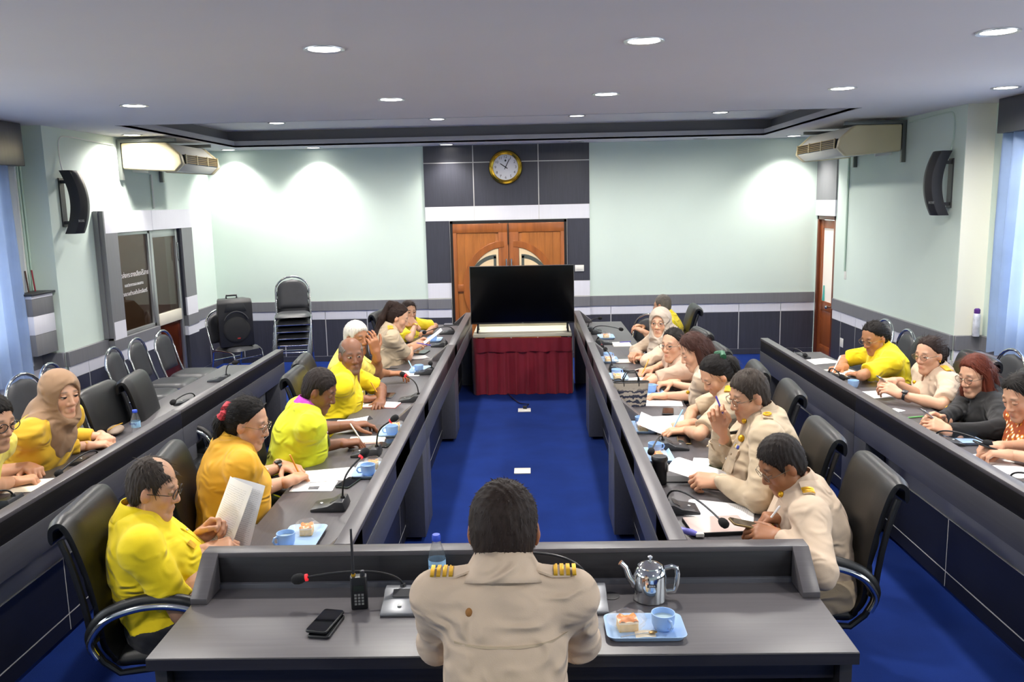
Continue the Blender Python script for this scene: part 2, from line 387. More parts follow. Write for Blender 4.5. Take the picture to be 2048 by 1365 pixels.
mb = MB(); mb.tube([(.02, .06, .70), (-.03, .06, .70)], .008); mb.ell((-.04, .06, .70), .022)
mb.build('knob', m_steel, lfo)
tag(MB().prism([(-.03, 0), (.045, 0), (.02, .12), (.012, .2), (-.012, .2), (-.02, .12)], 0, .008, 'x').build('sticker', mat('teal_print', '4fb9ae', 0.5), lfo, loc=(.033, .40, .745)))
# ---- pipes, conduits, sockets and switches on the walls
def conduit(name, pts, r, m, label, cat='pipe'):
    return tag(MB().tube(pts, r, 10).build(name, m), label, cat)
m_pvc = mat('white_pvc', 'e3e5df', 0.4); m_pvc2 = mat('green_painted_pvc', 'c3d8ca', 0.5)
conduit('pipe', [(-4.478, LRET-.13, .84), (-4.478, LRET-.13, CEIL)], .018, m_pvc, 'white vertical pipe in the corner beside the left curtain')
conduit('pipe', [(-4.488, LRET-.06, .84), (-4.488, LRET-.06, CEIL)], .010, m_pvc2, 'thin green painted conduit right of the white corner pipe')
conduit('pipe', [(-4.486, LRET-.015, .84), (-4.486, LRET-.015, CEIL)], .010, m_pvc2, 'rightmost green painted conduit in the left window corner')
conduit('conduit', [(LX+.015, 9.68, 2.12), (LX+.015, 9.68, 2.50)], .012, m_pvc, 'short white conduit above the glazed door, under the left air conditioner')
conduit('conduit', [(RX-.012, 10.33, 1.20), (RX-.012, 10.33, 2.55)], .012, m_pvc2, 'long painted conduit on the right wall, from air conditioner to switch')
def plate(name, loc, rz, w, h, label, cat, rocker=True):
    e = MB().box(-w/2, w/2, -.012, 0, -h/2, h/2).build(name, m_wplast, None, bevel=.003, loc=loc, rz=rz); tag(e, label, cat)
    if rocker: MB().box(-w*.32, w*.32, -.017, -.01, -h*.22, h*.28).build('rocker', m_wplast, e, bevel=.002)
    return e
plate('light_switch', (.66, FAR-.03, 1.215), 0, .12, .085, 'white switch plate on the dark panel right of the double door', 'switch')
plate('light_switch', (RX-.003, 10.33, 1.15), PI/2, .07, .10, 'small white switch at the lower end of the right wall conduit', 'switch')
plate('wall_socket', (RX-.025, 10.30, .33), PI/2, .11, .11, 'white wall socket low on the dark dado beside the brown door', 'socket')
def cable(name, pts, label, m, r=.006):
    P = [Vector(p) for p in pts]; out = []
    for i in range(len(P)-1):
        p0, p1, p2, p3 = P[max(i-1, 0)], P[i], P[i+1], P[min(i+2, len(P)-1)]
        for k in range(6):
            t = k/6; out.append(.5*((2*p1)+(-p0+p2)*t+(2*p0-5*p1+4*p2-p3)*t*t+(-p0+3*p1-3*p2+p3)*t**3))
    out.append(P[-1]); return tag(MB().tube(out, r, 6).build(name, m), label, 'cable')
cable('speaker_cable', [(LX+.05, 7.80, 2.42), (LX+.02, 7.80, 2.55), (LX+.015, 7.82, 2.74), (LX+.015, 7.95, 2.79), (LX+.015, 8.4, 2.78), (LX+.015, 8.85, 2.77)], 'pale cable rising from the left wall loudspeaker along the ceiling', m_pvc)
cable('speaker_cable', [(RX-.03, 7.85, 2.45), (RX-.015, 7.83, 2.6), (RX-.015, 7.85, 2.79), (RX-.015, 8.0, 2.82), (RX-.015, 8.5, 2.81), (RX-.015, 8.74, 2.80)], 'pale cable rising from the right wall loudspeaker to the ceiling', m_pvc2)
# ---- carved double door in the far wall
DX0, DX1, DH = -1.06, .495, 1.872
ddo = st('door_3', MB().box(DX0, DX0+.035, FAR-.05, FAR+.0, 0, DH).box(DX1-.035, DX1, FAR-.05, FAR, 0, DH).box(DX0, DX1, FAR-.05, FAR, DH-.035, DH), mat('black_jamb', '120d0c', 0.5))
mid = (DX0+DX1)/2; YF = FAR-.03
m_ivory = mat('ivory_inlay', 'e8cfa6', 0.4); m_slate = mat('slate_inlay', '4c524c', 0.5)
for sgn in (-1, 1):
    x_in = mid+sgn*.004; x_out = (DX0+.035) if sgn < 0 else (DX1-.035)
    W = abs(x_out-x_in)
    leaf = MB().box(min(x_in, x_out), max(x_in, x_out), YF, YF+.03, .005, DH-.035).build('leaf', m_doorwood, ddo, bevel=.002)
    fx = lambda d: x_in+sgn*d      # d: distance from the meeting edge
    # boards of the flat field
    nb = 5
    for i in range(nb):
        a = .17+(W-.22)*i/nb; b = .17+(W-.22)*(i+1)/nb
        MB().box(min(fx(a+.002), fx(b-.002)), max(fx(a+.002), fx(b-.002)), YF-.006, YF, .12, DH-.16).build('board', m_doorwood, leaf, bevel=.002, segs=1)
    stile = MB().box(min(fx(0), fx(.13)), max(fx(0), fx(.13)), YF-.018, YF, .005, DH-.036)
    stile.box(min(fx(W-.05), fx(W)), max(fx(W-.05), fx(W)), YF-.018, YF, .005, DH-.036)
    stile.box(min(fx(0), fx(W)), max(fx(0), fx(W)), YF-.0181, YF, DH-.16, DH-.037); stile.box(min(fx(0), fx(W)), max(fx(0), fx(W)), YF-.0181, YF, .006, .14)
    stile.build('stile', m_doorwood2, leaf, bevel=.004)
    # big oval moulding (half on each leaf), centre z
    cz, rx, rz = .98, .56, .62
    def half(r0x, r0z, r1x, r1z, off, y0, y1, name, m, a0=-90, a1=90, n=26):
        mb = MB(); vs = []; fs = []
        for i in range(n+1):
            a = math.radians(a0+(a1-a0)*i/n)
            for (q, z) in ((r0x, r0z), (r1x, r1z)):
                d = off+max(0, q*math.cos(a)); 
                for y in (y0, y1): vs.append((fx(d), y, cz+z*math.sin(a)))
        for i in range(n):
            o = i*4
            for a, b in ((0, 1), (1, 3), (3, 2), (2, 0)): fs.append((o+a, o+b, o+4+b, o+4+a))
        fs += [(0, 1, 3, 2), (n*4, n*4+1, n*4+3, n*4+2)]
        mb.add(vs, fs); return mb.build(name, m, leaf, bevel=.003, segs=1)
    half(rx, rz, rx-.085, rz-.085, .06, YF-.024, YF, 'moulding', m_doorwood2)
    half(rx-.09, rz-.10, .05, .0, .135, YF-.012, YF-.002, 'inlay', m_ivory)
    half(.39, .44, .35, .385, .165, YF-.016, YF-.004, 'inlay', m_slate)
    MB().box(min(fx(.165), fx(.20)), max(fx(.165), fx(.20)), YF-.016, YF-.004, cz-.42, cz+.42).build('inlay', m_slate, leaf)
    MB().box(min(fx(W-.13), fx(W-.05)), max(fx(W-.13), fx(W-.05)), YF-.03, YF, .93, 1.03).build('block', m_doorwood2, leaf, bevel=.006)
    mb = MB(); mb.tube([(fx(.03), YF-.045, 1.12), (fx(.03), YF-.045, 1.36)], .011); 
    for z in (1.15, 1.33): mb.tube([(fx(.03), YF-.05, z), (fx(.03), YF, z)], .007)
    mb.build('pull_handle', m_steel, leaf)
    # small carved flower on the ivory field
    mb = MB(); 
    for a in range(5): mb.ell((fx(.25)+.018*math.cos(a*1.257), YF-.013, 1.20+.018*math.sin(a*1.257)), (.011, .004, .011), 8, 6)
    mb.build('flower', m_slate, leaf)
MB().box(mid-.012, mid+.004, YF-.03, YF-.018, 1.55, 1.82).build('bolt', mat('old_iron', '4a3a30', 0.5, 0.6), ddo, bevel=.002)
# ================================================================ ceiling downlights
m_lamp = mat('lamp_glow', 'ffffff', 0.5, emit=('fffaf2', 14.0)); m_ring = mat('lamp_ring', 'd8d8d8', 0.3, 0.6)
m_off = mat('lamp_off', '9a9a98', 0.5)
ring_me = MB().lathe([(.078, 0), (.098, -.004), (.1, 0), (.1, .004), (.078, .004)], 28, caps=False).mesh('trim_ring', m_ring)
disc_me = MB().lathe([(.0785, .001), (.0785, .004)], 28).mesh('diffuser', m_lamp); disc2_me = MB().lathe([(.0785, .001), (.0785, .004)], 28).mesh('diffuser', m_off)
def downlight(x, y, z, label, on=True, power=1.0, cone=165, blend=.8):
    e = empty('downlight', (x, y, z-.004), 0, label, 'ceiling light', 'round recessed ceiling lights')
    put('trim_ring', ring_me, e); put('diffuser', disc_me if on else disc2_me, e)
    if on:
        L = bpy.data.lights.new('downlight_lamp', 'SPOT'); L.energy = LAMP_W*power; L.spot_size = math.radians(cone); L.spot_blend = blend; L.shadow_soft_size = .07; L.color = (1.0, .955, .90)
        lo = bpy.data.objects.new('downlight_lamp', L); COL.objects.link(lo); lo.parent = e; lo.location = (0, 0, -.02)
    return e
row = ['front', 'middle']
nm = {-2.87: 'leftmost', -.985: 'left of centre', .57: 'right of centre', 2.26: 'far right'}
for y, rn in ((4.30, 'in the nearest ceiling row'), (6.35, 'in the second ceiling row')):
    for x in nm:
        if y < 5 and x < -2: lab = 'lit ceiling downlight of the nearest row above the left outer desks'
        else: lab = 'lit round downlight %s %s' % (rn, nm[x])
        downlight(x, y, CEIL, lab)
downlight(3.52, 6.54, CEIL, 'lit downlight above the right window curtain, rightmost in its row', power=.8)
downlight(-4.0, 8.74, CEIL, 'lit downlight tight beside the left air conditioner', power=1.0)
for x, lab in ((-2.87, 'leftmost'), (-1.03, 'second from the left'), (.56, 'third from the left'), (2.18, 'rightmost')):
    downlight(x, 9.95, TZ, 'downlight inside the raised ceiling tray, %s' % lab, power=1.2)
for x, y, lab, on in ((-3.90, 11.25, 'downlight in the far left ceiling corner', 1), (-2.78, 11.22, 'downlight washing the far green wall left of the dark panels', 1), (-1.05, 11.2, 'downlight washing the dark panel left of the clock', 1), (.62, 11.2, 'unlit downlight above the dark panel right of the clock', 0), (2.2, 11.2, 'unlit downlight near the far wall right of the door', 0), (3.36, 11.08, 'downlight washing the far green wall beside the right air conditioner', 1)):
    downlight(x, y, CEIL, lab, bool(on), .75 if x < -1.5 or x > 3 else .35, 120, .75)
for x, lab in ((-2.87, 'left'), (2.26, 'right')):       # unseen fill lamps, added above and behind the camera
    downlight(x, 2.25, CEIL, 'added fill downlight out of view above the %s end of the head desk' % lab, power=.6)
    downlight(x*.55, .2, CEIL, 'added fill downlight out of view behind the viewer on the %s' % lab, power=.8)
# ================================================================ desks
m_top = mat('desk_top', '565356', 0.38, grain=((2.2, 70, 70), 0.11))
m_topy = m_top
m_edge = mat('desk_dark_wood', '2b2a2d', 0.38, grain=((2.2, 70, 70), 0.25))
m_band = mat('desk_grey_board', '4b4c53', 0.42, grain=((2, 60, 60), 0.10))
m_pale = mat('desk_pale_board', '8a8c93', 0.45)
m_bpan = mat('desk_black_board', '1c1d23', 0.38, grain=((2, 70, 70), 0.15))
DZ, LZ = .716, .852
def desk_meshes(L, D):
    W = .06; r = {}
    mb = MB().box(0, L, 0, D-.005, DZ-.04, DZ); r['worktop'] = [mb.mesh('worktop', m_top, .003)]
    r['ledge'] = [MB().box(0, L, D-W, D, DZ+.0005, LZ-.0205).mesh('ledge', m_edge, .002), ]
    r['ledge_cap'] = [MB().box(.0, L, D-W-.004, D+.003, LZ-.02, LZ).mesh('ledge_cap', m_top, .003)]
    wing = []
    for a, b in ((0, W), (L-W, L)):
        wing.append(MB().prism([(D-.20, DZ+.0005), (D-.20, DZ+.022), (D-W-.0045, LZ-.0005), (D-W-.0045, DZ+.0005)], a, b, 'x').mesh('wing', m_top, .002))
    r['wing'] = wing
    r['fascia'] = [MB().box(0, L, D-.005, D+.0, .735, LZ-.021).mesh('fascia', m_edge, .001), ]
    r['frieze'] = [MB().box(0, L, D-.075, D+.004, .585, .7345).mesh('frieze', m_band, .003)]
    leg = []
    for a, b in ((.001, .19), (L-.19, L-.001)):
        leg.append(MB().box(a, b, D-.12, D+.003, .03, .584).mesh('leg', m_band, .003))
    for a, b in ((.001, .04), (L-.04, L-.001)):
        leg.append(MB().box(a, b, .05, D-.121, .03, DZ-.041).mesh('side_panel', m_edge, .002))
    r['leg'] = leg[:2]; r['side_panel'] = leg[2:]
    r['foot'] = [MB().lathe([(.018, 0), (.018, .029)], 12, (x, y, 0.0005)).mesh('foot', m_black) for x in (.06, L-.06) for y in (D-.05, .12)]
    r['recess_board'] = [MB().box(.191, L-.191, D-.135, D-.125, .41, .584).mesh('recess_board', m_pale, .001)]
    r['groove_board'] = [MB().box(.191, L-.191, D-.135, D-.1195, .03, .409).mesh('groove_board', m_groove)]
    pn = []; xs = [.194, .40, L*.55, L-.194]
    for i in range(3):
        for z0, z1 in ((.03, .111), (.118, .405)):
            pn.append(MB().box(xs[i]+(.004 if i else 0), xs[i+1]-(.004 if i < 2 else 0), D-.1264, D-.1185, z0, z1).mesh('panel', m_bpan, .001, 1))
    r['panel'] = pn
    r['edge_shade'] = [MB().box(.001, L-.001, -.003, -.0002, DZ-.04, DZ-.003).mesh('edge_shade', m_edge)]  # dark strip stands in for shade on the unlit front edge
    r['modesty_board'] = [MB().box(.0405, L-.0405, D-.16, D-.1365, .03, DZ-.041).mesh('modesty_board', m_edge, .001)]
    r['drawer_front'] = [MB().box(.0425, L-.0425, .09, .11, DZ-.14, DZ-.042).mesh('drawer_front', m_edge, .003), ]
    return r
def desk(meshes, loc, rz, label, group=None):
    e = empty('conference_desk', loc, rz, label, 'desk', group)
    for n, ms in meshes.items():
        for me in ms: put(n, me, e)
    return e
MOD = 2.26
dm_side = desk_meshes(MOD-.004, .54)
grpd = 'conference desks with raised front ledge'
desk(desk_meshes(2.215, .56), (-1.225, 2.44, 0), 0, 'head conference desk with kettle and radio on it, nearest to the viewer', grpd)
YJ = (3.005, 5.262, 7.522)
ord3 = ('nearest', 'middle', 'farthest')
for i, y in enumerate(YJ):
    desk(dm_side, (-1.23, y+MOD-.002, 0), -PI/2, '%s of the inner left desks along the blue aisle' % ord3[i], grpd)
    desk(dm_side, (1.04, y+.002, 0), PI/2, '%s of the inner right desks along the blue aisle' % ord3[i], grpd)
for i, y in enumerate((5.18, 2.92, .66)):
    nm2 = ('farthest of the outer %s desks near the %s wall', 'second outer %s desk, in front of the %s window', 'outer %s desk running out of view beside the %s window')[i]
    desk(dm_side, (-2.76, y+MOD+.0, 0), -PI/2, nm2 % ('left', 'left'), grpd)
    desk(dm_side, (2.60, y+.15, 0), PI/2, nm2 % ('right', 'right'), grpd)
# ================================================================ television on its skirted table
tvt = empty('television_table', (-.10, 9.62, 0), 0, 'cream topped low table with pleated dark red skirt under the television', 'table')
MB().box(-.545, .545, -.36, .36, .635, .675).build('table_top', mat('cream_board', 'd8d3c0', 0.45), tvt, bevel=.006)
MB().box(-.53, .53, .22, .36, .675, .72).build('back_shelf', mat('cream_board', 'd8d3c0', 0.45), tvt, bevel=.004)
for x in (-.50, .45):
    for y in (-.32, .28): MB().box(x, x+.05, y, y+.05, 0.001, .634).build('leg', m_wood2, tvt, bevel=.003)
m_red = mat('maroon_satin', '7d1124', 0.42, sheen=0.4, noise=(5, 0.12))
def pleat(x, z, amp, n, ph): return amp*(math.sin(x*n+ph)+.45*math.sin(x*n*2.3+1.7+ph))*(.35+.65*(1-z))
NSEG = 150
def skirt(u, v):
    L1, L2 = .70, 1.13; s = u*(2*L1+L2)
    L2 = 1.09
    if s < L1: b = (-.545, .34-s); n = (-1, 0)
    elif s < L1+L2: b = (-.545+(s-L1), -.36); n = (0, -1)
    else: b = (.545, -.36+(s-L1-L2)); n = (1, 0)
    d = .03+pleat(s, v, .021, 44, .6)+.03*(1-v)**2
    if n[1] == 0: d = .004+.2*d
    return (b[0]+n[0]*d, b[1]+n[1]*d, .004+.625*v)
MB().grid(skirt, NSEG, 14).build('skirt', m_red, tvt, ang=80)
def n_(s): return .7 <= s < 1.79
def valance(u, v):
    x, y, z = skirt(u, .8+.2*v); s = u*2.49
    k = .052+.008*math.sin(s*52)
    n = (-1, 0) if s < .7 else ((0, -1) if s < 1.79 else (1, 0))
    k = k if n_(s) else .012
    bx = max(-.545, min(.545, x)); by = max(-.36, min(.36, y))
    return (bx+n[0]*k, by+n[1]*k, .634-.155*(1-v)-.006*math.sin(s*27)*(1-v))
MB().grid(valance, NSEG, 5).build('valance', m_red, tvt, ang=80)
for x in (-.12, .17): MB().ell((x, -.385, .63), .006, 8, 6).build('pin', m_wplast, tvt)
tv = empty('television', (-.095, 9.40, .676), 0, 'large black flat screen television standing on the red skirted table', 'television')
MB().box(-.575, .575, -.012, .03, .092, .735).build('cabinet', m_black2, tv, bevel=.004)
MB().box(-.571, .571, -.0135, -.0115, .108, .731).build('screen', mat('tv_screen', '020203', 0.12, spec=.4), tv)
MB().box(-.575, .575, -.016, -.0125, .092, .107).build('lower_bezel', m_black, tv, bevel=.001)
fr = MB(); fr.box(-.577, -.573, -.015, .03, .092, .737); fr.box(.573, .577, -.015, .03, .092, .737); fr.box(-.577, .577, -.015, .03, .733, .737)
fr.build('bezel', m_steel, tv)
for x in (-.50, .50):
    mb = MB(); mb.tube([(x, .0, .10), (x, -.03, .05), (x+.0, -.11, .012)], .011, 8); mb.tube([(x, .02, .09), (x, .05, .05), (x, .12, .012)], .011, 8); mb.build('stand_foot', m_black, tv)
text('LG', 'logo', .016, tv, face_mtx((0, -.0168, .0995), (1, 0, 0), (0, 0, 1)), m_alum, .0003)
# floor sockets and the cable into the farther one
for x, y, lab in ((-.085, 8.45, 'white floor socket with a black plug, nearer the red skirt'), (-.09, 6.46, 'white floor socket cover in the middle of the blue aisle')):
    e = MB().box(-.065, .065, -.065, .065, .001, .012).build('floor_socket', m_wplast, None, bevel=.004, loc=(x, y, 0)); tag(e, lab, 'socket', 'floor sockets in the aisle')
    MB().box(-.045, .045, -.045, .045, .011, .014).build('cover', m_wplast, e, bevel=.001)
c8 = cable('power_cable', [(-.28, 9.25, .012), (-.22, 9.0, .012), (-.14, 8.75, .012), (-.07, 8.66, .02), (-.04, 8.58, .035), (-.08, 8.49, .03)], 'black power cable running from the red skirt to the floor socket', m_black, .005)
MB().box(-.10, -.06, 8.47, 8.51, .0145, .04).build('plug', m_black, c8, bevel=.004)
# ================================================================ clock
ck = empty('wall_clock', (-.30, FAR-.028, 2.563), 0, 'round gold rimmed wall clock on the dark panels above the door', 'clock')
R = Matrix.Rotation(PI/2, 4, 'X')
mb = MB().lathe([(.165, .0), (.215, .0), (.222, .02), (.212, .045), (.190, .055), (.168, .045), (.165, .03)], 48, caps=False); mb.xf(R); mb.build('rim', mat('polished_gold', 'c9a43a', 0.2, 1.0), ck)
mb = MB().lathe([(.001, .026), (.168, .026), (.168, .0), (.001, .0)], 48); mb.xf(R); dial = mb.build('dial', mat('clock_dial', 'e4e4ea', 0.5), ck)
m_ink = mat('black_ink', '17171a', 0.5)
for i in range(12):
    a = math.radians(90-30*(i+1)); text(str(i+1), 'numeral', .048, dial, face_mtx((.134*math.cos(a), -.0275, .134*math.sin(a)), (1, 0, 0), (0, 0, 1)), m_ink, .0003)
def hand(name, ang, ln, w):
    mb = MB().prism([(-w, -.03), (w, -.03), (w*.8, ln*.9), (0, ln), (-w*.8, ln*.9)], -.034, -.031, 'y'); mb.xf(Matrix.Rotation(math.radians(ang), 4, 'Y')); mb.build(name, m_ink, ck)
hand('hour_hand', -55, .088, .006); hand('minute_hand', 26, .125, .0045)
mb = MB(); mb.ell((0, -.0275, .085), (.012, .002, .012), 10, 6); mb.box(-.003, .003, -.0285, -.027, .085, .108); mb.build('emblem', m_ink, dial)
# ================================================================ air conditioners
m_acw = mat('ac_casing', 'dcdacf', 0.4); m_acy = mat('ac_cream_cap', 'd9cda6', 0.4); m_acg = mat('ac_grille', '8a7442', 0.5)  # end caps and dividers are creamier than the casing
def aircon(x_wall, s, y0, y1, label, grille_bright):
    e = empty('air_conditioner', (x_wall, y0, 0), 0, label, 'air conditioner'); L = y1-y0
    X = lambda d: s*d
    prof = [(X(.06), 2.79), (X(.52), 2.79), (X(.66), 2.66), (X(.68), 2.57), (X(.60), 2.50), (X(.06), 2.54)]
    pin = prof if s > 0 else prof[::-1]
    MB().prism(pin, .07, L-.07, 'y').build('casing', m_acw, e, bevel=.012)
    cap = [(X(.055), 2.795), (X(.525), 2.795), (X(.672), 2.665), (X(.69), 2.57), (X(.605), 2.49), (X(.055), 2.53)]
    cap = cap if s > 0 else cap[::-1]
    for a, b in ((0, .072), (L-.072, L)): MB().prism(cap, a, b, 'y').build('end_cap', m_acy, e, bevel=.02, segs=3)
    gx0, gz0, gx1, gz1 = .53, 2.785, .668, 2.655
    bk = [(X(.655), 2.672), (X(.684), 2.668), (X(.69), 2.578), (X(.66), 2.578)]
    MB().prism(bk if s > 0 else bk[::-1], .09, L-.09, 'y').build('grille_recess', m_black2, e)
    for i in range(5):
        z = 2.585+.019*i; MB().box(min(X(.684), X(.694)), max(X(.684), X(.694)), .09, L-.09, z, z+.008).build('louver', grille_bright, e)
    for i in range(4):
        y = .09+(L-.195)*i/3; MB().box(min(X(.68), X(.697)), max(X(.68), X(.697)), y, y+.015, 2.575, 2.675).build('grille_divider', m_acy, e)
    MB().ell((X(.5), L*.55, 2.512), (.06, .03, .006), 12, 6).build('badge', m_alum, e)
    for y in (.02, L-.1): MB().prism([(X(.004), 2.42), (X(.044), 2.42), (X(.044), 2.80), (X(.62), 2.80), (X(.62), 2.835), (X(.004), 2.835)][::s], y, y+.04, 'y').build('bracket', mat('grey_steel_bracket', '6c6f6c', 0.4, 0.5), e, bevel=.002)
    mb = MB().tube([(X(.03), .3, 2.53), (X(.2), .3, 2.515)], .02); mb.build('drain_pipe', m_pvc, e)
    return e
aircon(LX, 1, 8.92, 10.02, 'air conditioner with tan grille hanging above the glazed side door', m_acg)
aircon(RX, -1, 8.80, 10.20, 'air conditioner with dark louvres hanging on the right wall', m_acg)
# ================================================================ curved wall loudspeakers
def wall_speaker(x, y, s, label):
    e = empty('wall_loudspeaker', (x, y, 2.19), 0, label, 'loudspeaker')
    n = 18; vs = []; fs = []
    def curve(t): return .035+.075*(1-(2*t-1)**2)
    for i in range(n+1):
        t = i/n; z = -.285+.57*t; d = curve(t)
        for (dx, dy) in ((d-.0, -.075), (d+.10, -.085), (d+.125, 0), (d+.10, .085), (d, .075)): vs.append((s*dx, dy, z))
    for i in range(n):
        for j in range(5): fs.append((i*5+j, i*5+(j+1) % 5, (i+1)*5+(j+1) % 5, (i+1)*5+j))
    fs += [tuple(range(5)), tuple(range(n*5, n*5+5))]
    MB().add(vs, fs).build('grille_body', mat('speaker_grille', '1c1b1f', 0.5, bump=(900, .5, .002)), e, bevel=.004)
    br = MB(); br.box(min(0, s*.09), max(0, s*.09), -.02, .02, .17, .2); br.box(min(0, s*.09), max(0, s*.09), -.02, .02, -.2, -.17); br.box(min(0, s*.012), max(0, s*.012), -.04, .04, -.22, .22); br.build('bracket', m_black2, e)
    text('BOSE', 'logo', .03, e, face_mtx((s*.18, -.065, -.17), (.35, -.94*0-.0+.10, 0), (0, 0, 1)) if False else face_mtx((s*(.11+curve(.2)), -.062, -.17), (s*.28, .96, 0) if s > 0 else (.28, -.96, 0), (0, 0, 1)), m_alum, .0005)
    return e
wall_speaker(LX, 7.80, 1, 'curved black loudspeaker on the left wall'); wall_speaker(RX, 7.86, -1, 'curved black loudspeaker on the right wall beside the pillar')
# ================================================================ curtains and pelmets
m_curt = mat('blue_curtain', 'a9c0e6', 0.85, noise=(6, 0.1)); m_sheer = mat('white_curtain_lining', 'e4e6ea', 0.85)
for mm in (m_curt, m_sheer):
    nt = mm.node_tree; b = nt.nodes['Principled BSDF']; tr = nt.nodes.new('ShaderNodeBsdfTranslucent'); mx = nt.nodes.new('ShaderNodeMixShader'); mx.inputs[0].default_value = .45
    tr.inputs[0].default_value = (.55, .68, .92, 1) if mm is m_curt else (.85, .87, .9, 1)
    out = nt.nodes['Material Output']; nt.links.new(b.outputs[0], mx.inputs[1]); nt.links.new(tr.outputs[0], mx.inputs[2]); nt.links.new(mx.outputs[0], out.inputs[0])
def curtain(x, y0, y1, z0, z1, label, m, amp=.035, n=None, taper=0.0, s=1):
    n = n or int((y1-y0)*60); F = (y1-y0)*7
    def fn(u, v):
        y = y0+(y1-y0)*u
        return (x+amp*(.6+.4*(1-v))*math.sin(u*F*2*PI)+.012*math.sin(u*F*5.1+v*3), y+taper*(1-v)*(1 if u > .5 else 0)*(u-.5)*2, z0+(z1-z0)*v+.012*math.sin(u*F*2*PI)*(1-v))
    return tag(MB().grid(fn, n, 10).build('curtain', m, ang=80), label, 'curtain')
curtain(LWX+.10, 5.6, 7.28, .66, 2.52, 'pale blue curtain at the left window', m_curt)
curtain(LWX+.05, 6.9, 7.40, .74, 2.52, 'white lining curtain behind the blue left curtain', m_sheer, .02)
curtain(LWX+.10, 1.3, 1.75, .66, 2.52, 'pale blue curtain at the nearer left window', m_curt)
curtain(RWX-.08, 6.2, 7.36, .74, 2.60, 'pale blue curtain at the right window', m_curt, taper=.05)
curtain(RWX-.08, 4.4, 5.4, .74, 2.60, 'pale blue curtain on the near side of the right window', m_curt)
curtain(RWX-.08, 1.2, 1.7, .74, 2.60, 'pale blue curtain at the nearer right window', m_curt)
for x0, x1, y0, y1, lab in ((LWX, LWX+.17, 1.2, 7.38, 'dark grey curtain pelmet above the left windows'), (RWX-.17, RWX, 1.2, 7.30, 'dark grey curtain pelmet above the right windows')):
    tag(MB().box(x0+.001, x1, y0, y1, 2.58 if x0 > 0 else 2.50, CEIL-.003).build('curtain_pelmet', m_dark, bevel=.003), lab, 'pelmet')
# striped sill box in the left corner with a dark lid and two sticks on it
sb = empty('sill_box', (LWX+.02, 7.22, .86), 0, 'grey and white banded box standing on the dado rail by the left curtain', 'box')
for i, (z0, z1, mm) in enumerate(((0, .185, m_grey), (.187, .35, m_white), (.352, .50, m_grey), (.502, .53, m_white))):
    MB().box(0, .17, 0, .33, z0, z1).build('band', mm, sb, bevel=.002)
MB().box(-.01, .19, -.02, .35, .531, .55).build('lid', m_black2, sb, bevel=.004)
for y, mm, lab in ((7.36, mat('brown_stick', '4a2c24', .5), 'dark brown stick standing on the banded sill box'), (7.46, mat('red_stick', '8a2030', .5), 'red stick standing on the banded sill box')):
    tag(MB().tube([(LWX+.09, y, 1.411), (LWX+.07, y+.01, 1.60)], .007, 8).build('stick', mm), lab, 'stick')
# spray can on the right dado rail
sp = empty('spray_can', (RX+.16, RRET-.07, .836), 0, 'white and purple spray can standing on the right dado rail by the pillar', 'spray can')
MB().lathe([(.028, 0), (.03, .005), (.03, .19), (.024, .205)], 20).build('can', mat('can_print', 'd9dbe6', .35, .2, noise=(18, .25)), sp)
MB().lathe([(.024, .205), (.026, .21), (.026, .24), (.015, .25)], 20).build('cap', mat('purple_cap', '5b2f86', .4), sp)
# ================================================================ office chairs
def sweep(path, width, th, name, m, ridge=None, nw=10, edge=.045):
    """padded strip: path of (y,z) points; ridge(s)->extra thickness on the sitting side"""
    P = [Vector((0, p[0], p[1])) for p in path]; k = len(P); vs = []; fs = []
    ring = []
    for i in range(k):
        t = (P[min(i+1, k-1)]-P[max(i-1, 0)]).normalized(); n = Vector((0, -t.z, t.y))
        s = i/(k-1); w = width(s)/2; r = ridge(s) if ridge else 0
        endf = min(1, min(s, 1-s)*18+.25)
        for j in range(nw+1):
            u = -1+2*j/nw; e = (1-abs(u)**6)**.5 if abs(u) < 1 else 0
            vs.append(P[i]+Vector((u*w, 0, 0))+n*((th/2+r)*(.35+.65*e)*endf))
        for j in range(nw, -1, -1):
            u = -1+2*j/nw; e = (1-abs(u)**6)**.5 if abs(u) < 1 else 0
            vs.append(P[i]+Vector((u*w, 0, 0))-n*((th/2)*(.35+.65*e)*endf))
    q = 2*(nw+1)
    for i in range(k-1):
        for j in range(q): fs.append((i*q+j, i*q+(j+1) % q, (i+1)*q+(j+1) % q, (i+1)*q+j))
    fs += [tuple(range(q)), tuple(range((k-1)*q, k*q))]
    return MB().add(vs, fs).mesh(name, m, ang=70)
def spline(pts, n):
    P = [Vector((p[0], p[1], 0)) for p in pts]; out = []
    for i in range(len(P)-1):
        p0, p1, p2, p3 = P[max(i-1, 0)], P[i], P[i+1], P[min(i+2, len(P)-1)]
        for k in range(n):
            t = k/n; q = .5*((2*p1)+(-p0+p2)*t+(2*p0-5*p1+4*p2-p3)*t*t+(-p0+3*p1-3*p2+p3)*t**3); out.append((q.x, q.y))
    out.append((P[-1].x, P[-1].y)); return out
OC = {}
seat_path = spline([(.27, .40), (.245, .445), (.12, .455), (-.05, .44), (-.20, .43)], 10)
back_path = spline([(-.19, .42), (-.235, .50), (-.245, .60), (-.265, .74), (-.295, .87), (-.325, .955), (-.352, .98), (-.383, .96), (-.388, .905)], 10)
OC['seat'] = sweep(seat_path, lambda s: .47-.02*s, .075, 'seat', m_leather, lambda s: .010*abs(math.sin(s*14)) if .25 < s < .95 else 0)
OC['backrest'] = sweep(back_path, lambda s: .43+.03*math.sin(s*PI), .05, 'backrest', m_leather, lambda s: (.016*abs(math.sin((s-.06)*26)) if .06 < s < .42 else (.012 if s < .72 else 0)))
